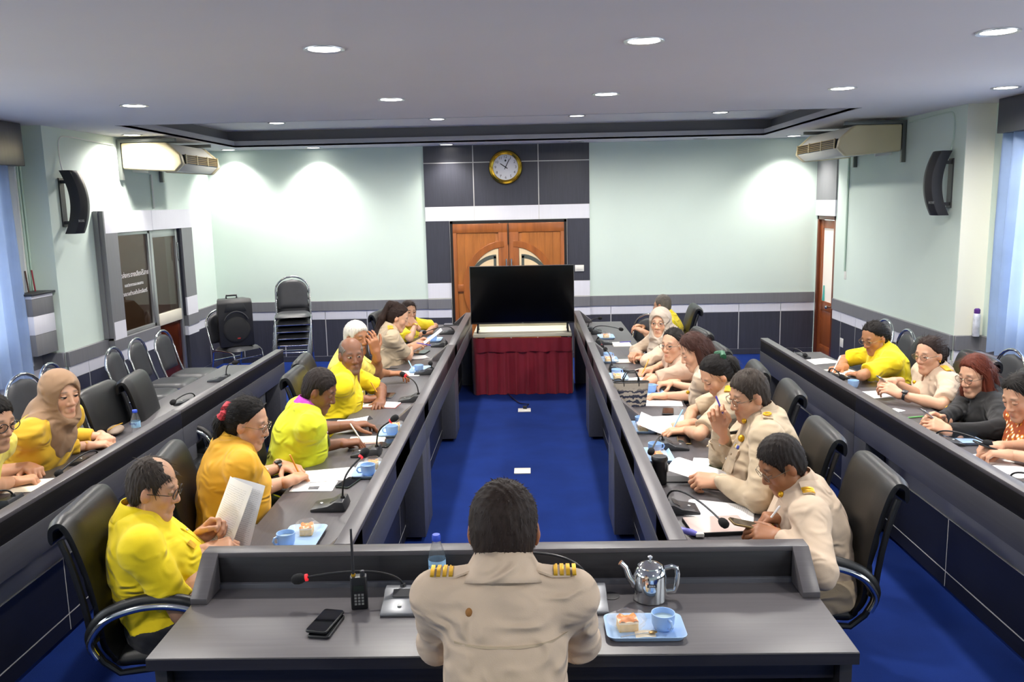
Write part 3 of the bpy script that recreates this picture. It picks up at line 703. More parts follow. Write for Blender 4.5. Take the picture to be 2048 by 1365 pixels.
for s in (-1, 1): OC['rail%d' % s] = MB().tube([(s*.232, p[0]-.005, p[1]-.035) for p in seat_path[2::4]]+[(s*.232, p[0]-.035, p[1]) for p in back_path[4:52:6]], .013, 8).mesh('side_rail', m_black)
ap = spline([(-.235, .50), (-.255, .565), (-.19, .645), (-.05, .685), (.10, .665), (.19, .59), (.215, .46)], 8)
for s in (-1, 1):
    OC['armrest%d' % s] = MB().tube([(s*.302, p[0], p[1]-.004) for p in ap], .0135, 10).mesh('armrest', m_chrome)
    OC['arm_pad%d' % s] = MB().tube([(s*.280, p[0], p[1]+.012) for p in ap[5:42]], .025, 10).mesh('arm_pad', m_leather)
OC['gas_lift'] = MB().lathe([(.035, .10), (.035, .24), (.024, .245), (.024, .38), (.10, .385), (.10, .40)], 16).mesh('gas_lift', m_black2)
leg = MB()
for i in range(5):
    a = 2*PI*i/5+.3; leg.tube([(.03*math.cos(a), .03*math.sin(a), .115), (.29*math.cos(a), .29*math.sin(a), .075)], [.024, .016], 8)
OC['star_base'] = leg.mesh('star_base', m_chrome)
cw = MB()
cw.tube([(0, -.012, .03), (0, .012, .03)], .029, 14); cw.tube([(0, 0, .05), (0, 0, .075)], .009, 8)
OC['caster'] = cw.mesh('caster', m_black)
def office_chair(x, y, rz, label, group='black leather office chairs'):
    e = empty('office_chair', (x, y, 0), rz, label, 'chair', group)
    for n in ('seat', 'backrest', 'gas_lift', 'star_base'): put(n, OC[n], e)
    for s in (-1, 1):
        put('side_rail', OC['rail%d' % s], e); a = put('armrest', OC['armrest%d' % s], e); put('arm_pad', OC['arm_pad%d' % s], a)
    for i in range(5):
        a = 2*PI*i/5+.3; put('caster', OC['caster'], e, (.29*math.cos(a), .29*math.sin(a), 0.001), a+1)
    return e
# ================================================================ chrome stacking chairs
SCM = {}
hoop = []
for p in [(-.205, -.19, .43), (-.205, -.235, .55), (-.205, -.275, .70)]: hoop.append(p)
for i in range(11):
    a = PI-PI*i/10; hoop.append((.205*math.cos(a), -.285-.02*math.sin(a), .72+.17*math.sin(a)))
for p in [(.205, -.275, .70), (.205, -.235, .55), (.205, -.19, .43)]: hoop.append(p)
SCM['hoop'] = MB().tube(hoop, .0125, 10).mesh('back_hoop', m_chrome)
for s in (-1, 1):
    SCM['side%d' % s] = MB().tube([(s*.21, -.27, .0), (s*.21, -.20, .30), (s*.21, -.185, .40), (s*.21, -.13, .425), (s*.21, .12, .425), (s*.21, .185, .40), (s*.21, .20, .33), (s*.21, .235, 0.0)], .0125, 10).mesh('leg_frame', m_chrome)
SCM['bar'] = MB().tube([(-.21, .195, .34), (.21, .195, .34)], .008, 8).mesh('stretcher', m_chrome); SCM['bar2'] = MB().tube([(-.21, -.20, .30), (.21, -.20, .30)], .008, 8).mesh('stretcher', m_chrome)
def padgrid(fn, name):  return MB().grid(fn, 14, 14).mesh(name, m_vinyl, ang=70)
sp_ = [(.2*math.cos(t), .0) for t in (0,)]
def supr(u, v, a, b):
    """square disc mapping"""
    x = 2*u-1; y = 2*v-1; r = (abs(x)**5+abs(y)**5)**.2; m = max(abs(x), abs(y)); k = (m/r if r > 1e-6 else 1)
    return x*k*a, y*k*b, m
mb = MB()
mb.grid(lambda u, v: (lambda q: (q[0], q[1]+.01, .432+.045*(1-q[2]**8)))(supr(u, v, .215, .215)), 16, 16)
mb.grid(lambda u, v: (lambda q: (q[0], q[1]+.01, .432-.01*(1-q[2]**8)))(supr(u, v, .215, .215)), 16, 16)
SCM['seat'] = mb.mesh('seat', m_vinyl, ang=70)
mb = MB()
for sg in (1, -1):
    def bk(u, v):
        x = (2*u-1); z = v; top = .865 if True else 0
        w = .185*(1 if v < .62 else max(0.0, (1-((v-.62)/.38)**2.2))**.5)
        th = (1-abs(x)**6)*(1-(2*v-1)**10)
        zz = .50+.355*v
        return (x*w, -.235-.075*v+sg*(.022*th)+.0, zz)
    mb.grid(bk, 12, 18)
SCM['backpad'] = mb.mesh('backrest', m_vinyl, ang=70)
SCM['foot'] = MB().lathe([(.015, 0), (.017, .03), (.013, .035)], 10).mesh('foot_cap', m_black)
def stack_chair(x, y, rz, label, z=0.0, group='chrome framed stacking chairs'):
    e = empty('stacking_chair', (x, y, z), rz, label, 'chair', group)
    put('back_hoop', SCM['hoop'], e); put('seat', SCM['seat'], e); put('backrest', SCM['backpad'], e); put('stretcher', SCM['bar'], e); put('stretcher', SCM['bar2'], e)
    for s in (-1, 1): put('leg_frame', SCM['side%d' % s], e)
    return e
# ================================================================ people: implicit surfaces turned into meshes
V3 = lambda *a: np.array(a, dtype=np.float64)
def unit(v): v = np.asarray(v, float); return v/(np.linalg.norm(v)+1e-12)
def smin(a, b, k):
    if k <= 0: return np.minimum(a, b)
    h = np.clip(.5+.5*(b-a)/k, 0, 1); return b+(a-b)*h-k*h*(1-h)
def smax(a, b, k): return -smin(-a, -b, k)
class Cap:
    def __init__(s, a, b, r0, r1, k=.02, cut=None):
        s.a = np.asarray(a, float); s.b = np.asarray(b, float); s.r0 = r0; s.r1 = r1; s.k = k; s.cut = cut
        r = max(r0, r1); s.lo = np.minimum(s.a, s.b)-r; s.hi = np.maximum(s.a, s.b)+r
    def __call__(s, x, y, z):
        ab = s.b-s.a; L = ab.dot(ab)+1e-12
        px, py, pz = x-s.a[0], y-s.a[1], z-s.a[2]
        tt = (px*ab[0]+py*ab[1]+pz*ab[2])/L; t = np.clip(tt, 0, 1)
        d = np.sqrt((px-t*ab[0])**2+(py-t*ab[1])**2+(pz-t*ab[2])**2)-(s.r0+(s.r1-s.r0)*t)
        if s.cut is not None: d = smax(d, (tt-s.cut)*math.sqrt(L), .004)
        return d
class Ell:
    def __init__(s, c, r, k=.02, R=None):
        s.c = np.asarray(c, float); s.r = np.asarray(r, float); s.k = k; s.R = R
        m = s.r if R is None else np.full(3, s.r.max()); s.lo = s.c-m; s.hi = s.c+m
    def __call__(s, x, y, z):
        p = [x-s.c[0], y-s.c[1], z-s.c[2]]
        if s.R is not None: p = [p[0]*s.R[0][i]+p[1]*s.R[1][i]+p[2]*s.R[2][i] for i in range(3)]
        q = [p[i]/s.r[i] for i in range(3)]; k0 = np.sqrt(q[0]**2+q[1]**2+q[2]**2); k1 = np.sqrt((q[0]/s.r[0])**2+(q[1]/s.r[1])**2+(q[2]/s.r[2])**2)+1e-9
        return k0*(k0-1)/k1
class Loft:
    """elliptic column from P along axis of length L; profiles by t"""
    def __init__(s, P, ax, side, L, ts, rx, ry, off, k=.03, grow=0.0):
        s.P = np.asarray(P, float); s.ax = unit(ax); s.sd = unit(side-ax*np.dot(side, ax)) if True else side; s.fw = np.cross(s.ax, s.sd); s.L = L
        s.ts, s.rx, s.ry, s.off, s.k, s.g = ts, rx, ry, off, k, grow
        T = np.linspace(0, 1, 65); sm = lambda v: np.convolve(np.pad(np.interp(T, ts, v), 4, mode='edge'), np.ones(9)/9, 'valid')
        s.T = T; s.RX = sm(rx)+grow; s.RY = sm(ry)+grow; s.OF = sm(off)
        r = max(max(rx), max(ry))+max(map(abs, off))+grow; e = s.P+s.ax*L
        s.lo = np.minimum(s.P, e)-r; s.hi = np.maximum(s.P, e)+r
    def __call__(s, x, y, z):
        p = (x-s.P[0], y-s.P[1], z-s.P[2]); dot = lambda v: p[0]*v[0]+p[1]*v[1]+p[2]*v[2]
        h = dot(s.ax); u = dot(s.sd); v = dot(s.fw); tt = h/s.L; t = np.clip(tt, 0, 1); i = t*64; i0 = np.minimum(i.astype(np.int32), 63); fr = i-i0
        f = lambda A: A[i0]*(1-fr)+A[i0+1]*fr
        rx, ry = f(s.RX), f(s.RY); v = v-f(s.OF)
        q = (np.abs(u/rx)**2.3+np.abs(v/ry)**2.3)**(1/2.3)
        d = (q-1)*np.minimum(rx, ry)
        return smax(d, (np.abs(tt-.5)-.5)*s.L-s.g, .03)
def evalp(prims, pts):
    d = None
    for p in prims:
        e = p(pts[:, 0], pts[:, 1], pts[:, 2]); d = e if d is None else smin(d, e, p.k)
    return d
def polygonize(prims, vox, subs=(), disp=None, pad=.03, inter=()):
    lo = np.min([p.lo for p in prims], 0)-pad; hi = np.max([p.hi for p in prims], 0)+pad
    n = np.ceil((hi-lo)/vox).astype(int)+1
    ax = [lo[i]+vox*np.arange(n[i]) for i in range(3)]
    F = np.full(n, .2, np.float32)
    for grp, op in ((prims, 0), (subs, 1), (inter, 2)):
        for p in grp:
            if op == 2: sl = tuple(slice(0, n[i]) for i in range(3))
            else:
                m = p.k+2.5*vox+.01
                a = np.clip(np.floor((p.lo-m-lo)/vox).astype(int), 0, n); b = np.clip(np.ceil((p.hi+m-lo)/vox).astype(int)+1, 0, n)
                if (b <= a).any(): continue
                sl = tuple(slice(a[i], b[i]) for i in range(3))
            X = ax[0][sl[0]][:, None, None]; Y = ax[1][sl[1]][None, :, None]; Z = ax[2][sl[2]][None, None, :]
            d = p(X, Y, Z)
            F[sl] = smin(F[sl], d, p.k) if op == 0 else (smax(F[sl], -d, p.k) if op == 1 else smax(F[sl], d, p.k))
    if disp is not None:
        F = F+disp(ax[0][:, None, None], ax[1][None, :, None], ax[2][None, None, :]).astype(np.float32)
    return nets(F, lo, vox)
def nets(F, lo, vox):
    ins = F < 0
    c = np.zeros(tuple(np.array(F.shape)-1), np.int8)
    for dx in (0, 1):
        for dy in (0, 1):
            for dz in (0, 1): c += ins[dx:dx+c.shape[0], dy:dy+c.shape[1], dz:dz+c.shape[2]]
    act = (c > 0) & (c < 8); idx = np.argwhere(act); N = len(idx)
    cid = np.full(act.shape, -1, np.int32); cid[act] = np.arange(N)
    cor = np.array([(a, b, d) for a in (0, 1) for b in (0, 1) for d in (0, 1)])
    val = np.stack([F[idx[:, 0]+o[0], idx[:, 1]+o[1], idx[:, 2]+o[2]] for o in cor], 1)
    acc = np.zeros((N, 3)); cnt = np.zeros(N)
    for i in range(8):
        for j in range(i+1, 8):
            if np.abs(cor[i]-cor[j]).sum() != 1: continue
            m = (val[:, i] < 0) != (val[:, j] < 0)
            t = np.where(m, val[:, i]/(val[:, i]-val[:, j]+1e-20), 0)
            acc += np.where(m[:, None], cor[i]+t[:, None]*(cor[j]-cor[i]), 0); cnt += m
    V = lo+(idx+acc/np.maximum(cnt, 1)[:, None])*vox
    Q = []
    for d in range(3):
        u, v = (d+1) % 3, (d+2) % 3
        s0 = [slice(None)]*3; s1 = [slice(None)]*3; s0[d] = slice(0, -1); s1[d] = slice(1, None)
        a, b = ins[tuple(s0)], ins[tuple(s1)]
        e = np.argwhere(a != b); 
        ok = (e[:, u] > 0) & (e[:, v] > 0) & (e[:, u] < F.shape[u]-1) & (e[:, v] < F.shape[v]-1); e = e[ok]
        fl = a[tuple(e.T)]
        def cell(du, dv): q = e.copy(); q[:, u] -= du; q[:, v] -= dv; return cid[tuple(q.T)]
        q = np.stack([cell(1, 1), cell(0, 1), cell(0, 0), cell(1, 0)], 1)
        q[~fl] = q[~fl][:, ::-1]; Q.append(q)
    return V, np.concatenate(Q)
def arr_mesh(name, V, Q, m, col=None, origin=(0, 0, 0)):
    me = bpy.data.meshes.new(name); V = np.asarray(V)-np.asarray(origin)
    me.vertices.add(len(V)); me.vertices.foreach_set('co', V.astype(np.float32).ravel())
    me.loops.add(len(Q)*4); me.loops.foreach_set('vertex_index', Q.astype(np.int32).ravel())
    me.polygons.add(len(Q)); me.polygons.foreach_set('loop_start', np.arange(0, len(Q)*4, 4, dtype=np.int32)); me.polygons.foreach_set('use_smooth', np.ones(len(Q), bool))
    me.materials.append(m)
    if col is not None:
        at = me.color_attributes.new('Col', 'FLOAT_COLOR', 'POINT'); at.data.foreach_set('color', np.concatenate([col, np.ones((len(V), 1))], 1).astype(np.float32).ravel())
    me.update(); me.validate()
    return me
# ---------------------------------------------------------------- heads (x right, y forward, z up)
def head_prims(fem):
    w = .95 if fem else 1.0
    P = [Ell((0, -.016, .036), (.0765, .097, .086), .02), Ell((0, .026, -.025), (.062*w, .066, .088), .03),
         Cap((-.045*w, .0, -.062), (-.014, .066, -.099), .022, .02, .025), Cap((.045*w, .0, -.062), (.014, .066, -.099), .022, .02, .025),
         Cap((-.01, .072, -.100), (.01, .072, -.100), .017 if fem else .02, .017 if fem else .02, .02),
         Ell((-.040*w, .056, -.022), (.022, .024, .024), .02), Ell((.040*w, .056, -.022), (.022, .024, .024), .02),
         Cap((-.034, .074, .026), (.034, .074, .026), .013, .013, .015),
         Cap((0, .086, .016), (0, .106, -.024), .008, .0115, .012), Ell((0, .105, -.029), (.0125, .012, .0105), .008),
         Ell((-.0145, .096, -.032), (.0085, .010, .008), .007), Ell((.0145, .096, -.032), (.0085, .010, .008), .007),
         Ell((0, .084, -.066), (.026, .014, .018), .012),
         Cap((-.018, .0885, -.0605), (0, .0955, -.0585), .0042, .0055, .005), Cap((.018, .0885, -.0605), (0, .0955, -.0585), .0042, .0055, .005),
         Cap((-.014, .0885, -.0705), (.014, .0885, -.0705), .0062, .0062, .006)]
    for s in (-1, 1):
        R = np.array([[math.cos(.35*s), math.sin(.35*s), 0], [-math.sin(.35*s), math.cos(.35*s), 0], [0, 0, 1]]).T
        P.append(Ell((s*.0785, -.008, -.004), (.0075, .019, .031), .006, R)); P.append(Cap((s*.07, -.004, -.01), (s*.076, -.006, -.008), .012, .012, .01))
    nk = .049 if fem else .057
    P += [Cap((0, -.016, -.055), (0, -.040, -.20), nk, nk*1.08, .03)]
    S = [Ell((-.031, .103, .010), (.020, .018, .0125), .012), Ell((.031, .103, .010), (.020, .018, .0125), .012)]
    return P, S
HEADS = {}
def head_mesh(fem, vox):
    key = (fem, vox)
    if key not in HEADS:
        P, S = head_prims(fem); V, Q = polygonize(P, vox, S, pad=.012)
        g = lambda c, r: np.exp(-(((V-np.array(c))/np.array(r))**2).sum(1))
        lips = np.clip(g((0, .097, -.0595), (.016, .012, .0045))+g((0, .094, -.0705), (.014, .012, .0045)), 0, 1)*.85
        bz = V[:, 2]-(.0335-.10*np.maximum(0, np.abs(V[:, 0])-.03)); brow = np.exp(-(bz/.0052)**2)*(V[:, 1] > .055)*np.exp(-((np.abs(V[:, 0])-.031)/.0165)**4)
        red = np.clip(g((-.04, .075, -.02), (.022, .03, .02))+g((.04, .075, -.02), (.022, .03, .02))+g((0, .115, -.03), (.015, .015, .015))+(np.abs(V[:, 0]) > .077)*(np.abs(V[:, 2]) < .04)*.8, 0, 1)
        HEADS[key] = (V, Q, lips, brow, red)
    return HEADS[key]
def sphere_arr(c, r, n=14, k=9):
    mb = MB().ell(c, r, n, k); V = np.array(mb.v); Q = np.array([f if len(f) == 4 else (f[0], f[1], f[2], f[2]) for f in mb.f]); return V, Q
# ---------------------------------------------------------------- hands (x along the fingers, z back of the hand, thumb on +y)
HANDS = {}
POSES = {'flat': ((8, 10, 8), (8, 10, 8), (10, 12, 8), (12, 14, 8), (10, 12), 0), 'relax': ((22, 30, 20), (28, 34, 22), (32, 36, 24), (34, 38, 24), (22, 20), 0),
         'grip': ((45, 60, 35), (52, 66, 38), (58, 70, 40), (60, 70, 40), (35, 35), 1), 'pen': ((38, 48, 22), (48, 60, 35), (58, 72, 45), (62, 76, 45), (32, 38), 1),
         'clasp': ((55, 55, 30), (58, 58, 30), (60, 60, 30), (60, 60, 30), (25, 25), 0), 'phone': ((30, 42, 25), (34, 46, 28), (38, 50, 28), (42, 50, 28), (20, 20), 0)}
def hand_mesh(pose, side, vox):
    key = (pose, side, vox)
    if key in HANDS: return HANDS[key]
    A = POSES[pose]
    P = [Cap((-.05, 0, 0), (.005, 0, 0), .027, .0255, .012), Cap((.015, .020, -.002), (.082, .026, 0), .0155, .0135, .014), Cap((.01, .0, -.002), (.086, .006, .001), .017, .0135, .014), Cap((.01, -.014, -.002), (.084, -.014, 0), .0155, .0125, .014), Cap((.008, -.022, -.003), (.076, -.031, -.001), .014, .0115, .014)]
    base = ((.086, .0275, 0), (.090, .0075, .001), (.086, -.0125, 0), (.078, -.031, -.001)); lens = ((.040, .025, .02), (.044, .028, .021), (.041, .026, .021), (.032, .020, .018)); sp = (.07, .01, -.05, -.12)
    for i in range(4):
        p = np.array(base[i]); a = 0; r = .0092-(.0012 if i == 3 else 0)
        for j in range(3):
            a += math.radians(A[i][j]); d = np.array([math.cos(a)*math.cos(sp[i]), math.sin(sp[i])*math.cos(a), -math.sin(a)]); q = p+d*lens[i][j]
            P.append(Cap(p, q, r, r*.93, .005 if j else .007)); p = q; r *= .93
    th = A[5]; p = np.array([.022, .026, -.006]); d = unit((.62, .70 if not th else .45, -.30 if not th else -.62))
    a0 = .0135
    for j, l in enumerate((.044, .034, .027)):
        q = p+d*l; P.append(Cap(p, q, a0, a0*.88, .012 if j == 0 else .005)); p = q; a0 *= .86
        if j < 2:
            t = math.radians(A[4][j]); d = unit(d*math.cos(t)+np.array([.75, -.55, -.2])*math.sin(t))
    V, Q = polygonize(P, vox, pad=.012)
    if side < 0: V = V*np.array([1, -1, 1]); Q = Q[:, ::-1]      # mirrored for the left hand
    HANDS[key] = (V, Q); return V, Q
def strands(V, Q, n, length, width, flow, lift):
    tri = V[Q]; c = tri.mean(1); nr = np.cross(tri[:, 2]-tri[:, 0], tri[:, 3]-tri[:, 1]); ar = np.linalg.norm(nr, axis=1)+1e-12; nr /= ar[:, None]
    pick = RNG.choice(len(Q), n, p=ar/ar.sum()); w = RNG.random((n, 4)); w /= w.sum(1)[:, None]
    p = (tri[pick]*w[:, :, None]).sum(1); nn = nr[pick]; t = flow(p); t = t-nn*(t*nn).sum(1)[:, None]; t /= np.linalg.norm(t, axis=1)[:, None]+1e-9
    t = t+RNG.normal(0, .16, (n, 3)); sd = np.cross(t, nn); sd /= np.linalg.norm(sd, axis=1)[:, None]+1e-9
    L = (length*RNG.uniform(.6, 1.25, n))[:, None]; W = width*RNG.uniform(.6, 1.3, n)[:, None]
    p = p-nn*.002; q = p+t*L*.55+nn*L*lift; e = p+t*L+nn*L*lift*.9
    VV = np.stack([p-sd*W, p+sd*W, q-sd*W*.8, q+sd*W*.8, e-sd*W*.12, e+sd*W*.12], 1).reshape(-1, 3)
    o = np.arange(n)[:, None]*6; QQ = np.concatenate([o+np.array([[0, 1, 3, 2]]), o+np.array([[2, 3, 5, 4]])])
    return VV, QQ
# ---------------------------------------------------------------- cloth, hair, skin materials
m_skin = mat('skin', 'b98a6b', 0.5, attr='Col', bump=(140, .12, .002), sss=.12)
def cloth(name, hexc, rough=.85, attr=None, n=.05, wr=.8):
    new = name not in MATS; m = mat(name, hexc, rough, noise=(5, n), bump=(420, .35, .0015), sheen=.1, attr=attr)
    if new:      # soft creases on top of the weave
        nt = m.node_tree; N_ = nt.nodes; L_ = nt.links; b = N_['Principled BSDF']; wv = b.inputs['Normal'].links[0].from_node
        tc = N_.new('ShaderNodeTexCoord'); mp = N_.new('ShaderNodeMapping'); mp.inputs['Scale'].default_value = (1, 1, 1.5); mp.inputs['Rotation'].default_value = (.5, .3, 0); L_.new(tc.outputs['Object'], mp.inputs[0])
        nz = N_.new('ShaderNodeTexNoise'); nz.noise_type = 'RIDGED_MULTIFRACTAL'; nz.inputs['Scale'].default_value = 7.5; nz.inputs['Detail'].default_value = 1.5; nz.inputs['Distortion'].default_value = 1.2; L_.new(mp.outputs[0], nz.inputs['Vector'])
        bp = N_.new('ShaderNodeBump'); bp.inputs['Strength'].default_value = wr; bp.inputs['Distance'].default_value = .035; L_.new(nz.outputs[0], bp.inputs['Height']); L_.new(bp.outputs[0], wv.inputs['Normal'])
    return m
c_yel = cloth('yellow_cotton', 'f4d80f'); c_gold = cloth('golden_cotton', 'e0a51e'); c_lime = cloth('lime_cotton', 'd3da1b', n=.12); c_pale = cloth('pale_yellow_cotton', 'ead65f'); c_mus = cloth('mustard_knit', 'd8ad2a'); c_lem = cloth('lemon_cotton', 'f2da22')
c_khaki = cloth('khaki_twill', 'bda98d'); c_khaki2 = cloth('light_khaki_twill', 'cbb59d'); c_pinkk = cloth('rosy_khaki_twill', 'b99d88'); c_blk = cloth('black_cloth', '0e0e10'); c_drk = cloth('dark_trouser_cloth', '23242a'); c_camo = mat('camouflage_cloth', '3c4530', .85, noise=(28, .75)); c_purple = cloth('purple_trim', 'b945b5'); c_brn = cloth('dark_brown_trim', '3a2416')
c_hij = cloth('brown_scarf', '927357', .8); c_hij2 = cloth('beige_scarf', 'b3a596', .8)
c_print = mat('printed_orange_cotton', 'b3591c', .8)
def _print(m):
    nt = m.node_tree; N = nt.nodes; L = nt.links; b = N['Principled BSDF']; tc = N.new('ShaderNodeTexCoord')
    v = N.new('ShaderNodeTexVoronoi'); v.inputs['Scale'].default_value = 34; L.new(tc.outputs['Object'], v.inputs['Vector'])
    r = N.new('ShaderNodeValToRGB'); cr = r.color_ramp; cr.interpolation = 'CONSTANT'
    for e, (p, c) in zip([cr.elements[0], cr.elements[1], cr.elements.new(.36), cr.elements.new(.5)], ((0, 'efe3d0'), (.16, '7c2a14'), (.3, 'd58a1e'), (.44, '9c4317'))): e.position = p; e.color = (*lin(c), 1)
    L.new(v.outputs['Distance'], r.inputs[0]); L.new(r.outputs[0], b.inputs['Base Color'])
_print(c_print)
def hairmat(name, c, rough=.5): return mat(name, c, .62, grain=((120, 120, 14), .3), spec=.22)
h_blk = hairmat('black_hair', '15110f', .42); h_dk = hairmat('dark_brown_hair', '2a1c17', .42); h_brn = hairmat('brown_hair', '3a2019', .42); h_red = hairmat('reddish_brown_hair', '5a2617', .42); h_gry = hairmat('grey_hair', '6d665f', .6); h_wht = hairmat('white_hair', 'd2cdc2', .6); h_salt = hairmat('salt_and_pepper_hair', '3a322c', .55); h_crop = hairmat('cropped_hair', '221b18', .6)
m_gold = mat('gold_braid', 'd9a92a', .35, .7); m_goldcl = cloth('gold_cloth', 'e3b022'); m_spec = mat('thin_metal_frame', '8d8578', .25, .9); m_specb = mat('black_frame', '17161a', .3); m_lens = mat('spectacle_lens', 'f4f6f8', .03, trans=1.0, alpha=.12)
SKIN = {'light': 'c99a7b', 'fair': 'd3a486', 'mid': 'b17e5c', 'tan': '9c6a48', 'dark': '7d5138', 'deep': '6e4530'}

def over_desk(p, m=0.0):
    x, y = p[0], p[1]
    if y < 3.0: return -1.225-m < x < .99+m and 2.44-m < y
    return (-1.23-m < x < -.69) or (.5 < x < 1.04+m) or (-2.76-m < x < -2.2) or (2.06 < x < 2.60+m)
def person(name_label, head, face, body_yaw, lean, hands, shirt, hair, skin='mid', fem=False, pitch=10, roll=0, hs=1.05, sc=1.06, build=1.0, sleeve='short', trousers=None, collar=None, extras=(), hijab=None, lod=1.0, glasses=None, lids=.4, neck_f=.0, belly=0.0, side_lean=0.0, shrug=0.0, neck_up=0.0, group='people seated at the conference desks', cuff=None):
    up = V3(0, 0, 1)
    f = V3(math.cos(math.radians(body_yaw)), math.sin(math.radians(body_yaw)), 0); sd = V3(math.sin(math.radians(body_yaw)), -math.cos(math.radians(body_yaw)), 0)   # sd: person's right
    hf = V3(math.cos(math.radians(face)), math.sin(math.radians(face)), 0); p = math.radians(pitch)
    hy = hf*math.cos(p)-up*math.sin(p); hr0 = np.cross(hy, up); hr0 = unit(hr0); hz = np.cross(hr0, hy)
    ro = math.radians(roll); hx = hr0*math.cos(ro)+hz*math.sin(ro); hz = np.cross(hx, hy)
    C = np.asarray(head, float)
    HM = np.stack([hx, hy*.88, hz], 1)*hs              # head local -> world
    H = lambda v: C+HM @ np.asarray(v, float)
    N = H((0, -.045, -.120))*.5+(C-up*.105*hs-f*.085*hs)*.5-f*neck_f+up*neck_up
    base_z = min(.48, N[2]-.42)
    P = N-f*lean+sd*side_lean; P[2] = base_z
    ax = unit(N-P); L = np.linalg.norm(N-P)
    sdt = unit(sd-ax*sd.dot(ax)); fw = np.cross(ax, sdt); lside = sdt
    b = build*sc
    sh_w = (.165 if fem else .185)*b
    Sh = {s: N+sdt*s*sh_w-ax*(.050-shrug)*sc+fw*.012 for s in (-1, 1)}
    ts = [0, .12, .3, .5, .72, .88, 1.0]
    rx = [v*b for v in ([.175, .176, .142, .134, .140, .126, .058] if fem else [.165, .168, .150, .150, .156, .140, .06])]
    ry = [v*b for v in ([.13, .135, .115, .118, .118, .085, .05] if fem else [.125, .13, .12+belly, .122+belly, .120, .088, .055])]
    off = [0, .005, .012+belly*.5, .012+belly*.3, .004+(.012 if fem else 0), -.008, -.004]
    def torso(grow, k=.03, ext=0): return Loft(P-ax*ext, ax, lside, L+ext, ts, rx, ry, off, k, grow)
    l1, l2 = .268*sc, .24*sc; ba = sc*(1+.45*(build-1))
    arms = {}
    for s, key in ((1, 'r'), (-1, 'l')):
        h = hands.get(key) or dict(w=P+f*.36+sd*s*.12+up*(.30), pose='relax')
        T = np.asarray(h['w'], float) if 'w' in h else atZ(h['t'][0], h['t'][1], h['t'][2]) if 't' in h else H(h['h'])
        hint = np.asarray(h.get('hint', -up*1.0+sd*s*.45-f*.15), float)
        S = Sh[s]
        def ik(W):
            d = W-S; D = np.linalg.norm(d); D2 = min(D, (l1+l2)*.995); u = d/(D+1e-9); W2 = S+u*D2
            a = (l1*l1-l2*l2+D2*D2)/(2*D2); hgt = math.sqrt(max(0, l1*l1-a*a)); pv = unit(hint-u*hint.dot(u)); qv = np.cross(u, pv); best = None
            for th in np.linspace(-PI, PI, 49):
                dv = pv*math.cos(th)+qv*math.sin(th); E_ = S+u*a+dv*hgt; cst = -math.cos(th)
                for q_ in (0, .3, .55, .8):
                    F_ = E_+(W2-E_)*q_
                    if over_desk(F_, .05): cst += 14*max(0, DZ+.045-F_[2])
                if best is None or cst < best[0]: best = (cst, E_)
            return best[1], W2
        E, W = ik(T); hd = unit(np.asarray(h['dir'], float)) if 'dir' in h else unit(T-E)
        if 'dir' not in h and h.get('level', True) and abs(hd[2]) < .75: hd = unit(hd*np.array([1, 1, .35]))
        E, W = ik(T-hd*.075*sc)
        if 'emin' in h and E[2] < h['emin']: E[2] = h['emin']
        uh = np.asarray(h.get('up', (0, 0, 1)), float); z = unit(uh-hd*uh.dot(hd)); y = np.cross(z, hd)
        arms[s] = dict(S=S, E=E, W=W, M=np.stack([hd, y, z], 1)*sc, pose=h.get('pose', 'relax'), on=True)
    origin = V3(P[0], P[1], 0)
    root = empty('person', tuple(origin), 0, name_label, 'person', group)
    # ---- body
    hips = {s: P+sd*s*.095*b+up*.03+f*.02 for s in (-1, 1)}; knees = {s: hips[s]+f*.37*sc+sd*s*.04+up*.02 for s in (-1, 1)}
    ank = {s: V3(*(knees[s]-f*.15)[:2], .10) for s in (-1, 1)}
    B = [torso(-.010)]
    cl = [Cap(N-ax*.02, Sh[s], .05*b, .052*b, .04) for s in (-1, 1)]
    B += cl
    fa = .86 if fem else 1.0
    for s in (-1, 1):
        a = arms[s]
        B += [Cap(a['S'], a['E'], .046*ba*fa, .038*ba*fa, .05), Cap(a['E'], a['E']*.6+a['W']*.4, .038*ba*fa, .039*ba*fa, .015), Cap(a['E']*.6+a['W']*.4, a['W'], .039*ba*fa, .0255*sc*fa, .015)]
        B += [Cap(hips[s], knees[s], .072*b, .052*b, .03), Cap(knees[s], ank[s], .05*b, .038*b, .02)]
    B += [Cap(N-ax*.03, H((0, -.034, -.12)), .056*hs if not fem else .048*hs, .054*hs if not fem else .046*hs, .04)]
    Vb, Qb = polygonize(B, .0125*lod)
    sk = np.array(lin(SKIN[skin])); parts = [(Vb, Qb, np.tile(sk, (len(Vb), 1)))]
    hv = .0038 if lod <= 1 else .005
    V, Q, lips, brow, red = head_mesh(fem, hv)
    hc = np.array(lin('1a1210')) if hair.get('brow') is None else np.array(lin(hair['brow']))
    col = np.tile(sk, (len(V), 1)); col = col*(1-red[:, None]*np.array([0, .12, .14])); lc = sk*np.array([.95, .55, .55]) if fem else sk*np.array([.82, .62, .62])
    if fem: lc = np.array(lin('b04a4c'))*.45+sk*.55*np.array([1, .7, .7])
    col = col*(1-lips[:, None])+lc*lips[:, None]; col = col*(1-.8*brow[:, None])+hc*.8*brow[:, None]
    if hair.get('stubble'):
        st_ = np.clip(np.exp(-((V-np.array((0, .085, -.085)))**2/np.array((.03, .04, .022))**2).sum(1))*1.2, 0, 1)*hair['stubble']*(1-lips); col = col*(1-st_[:, None])+np.array(lin(hair.get('stubc', '4a4440')))*st_[:, None]
    parts.append((V @ HM.T+C, Q, col))
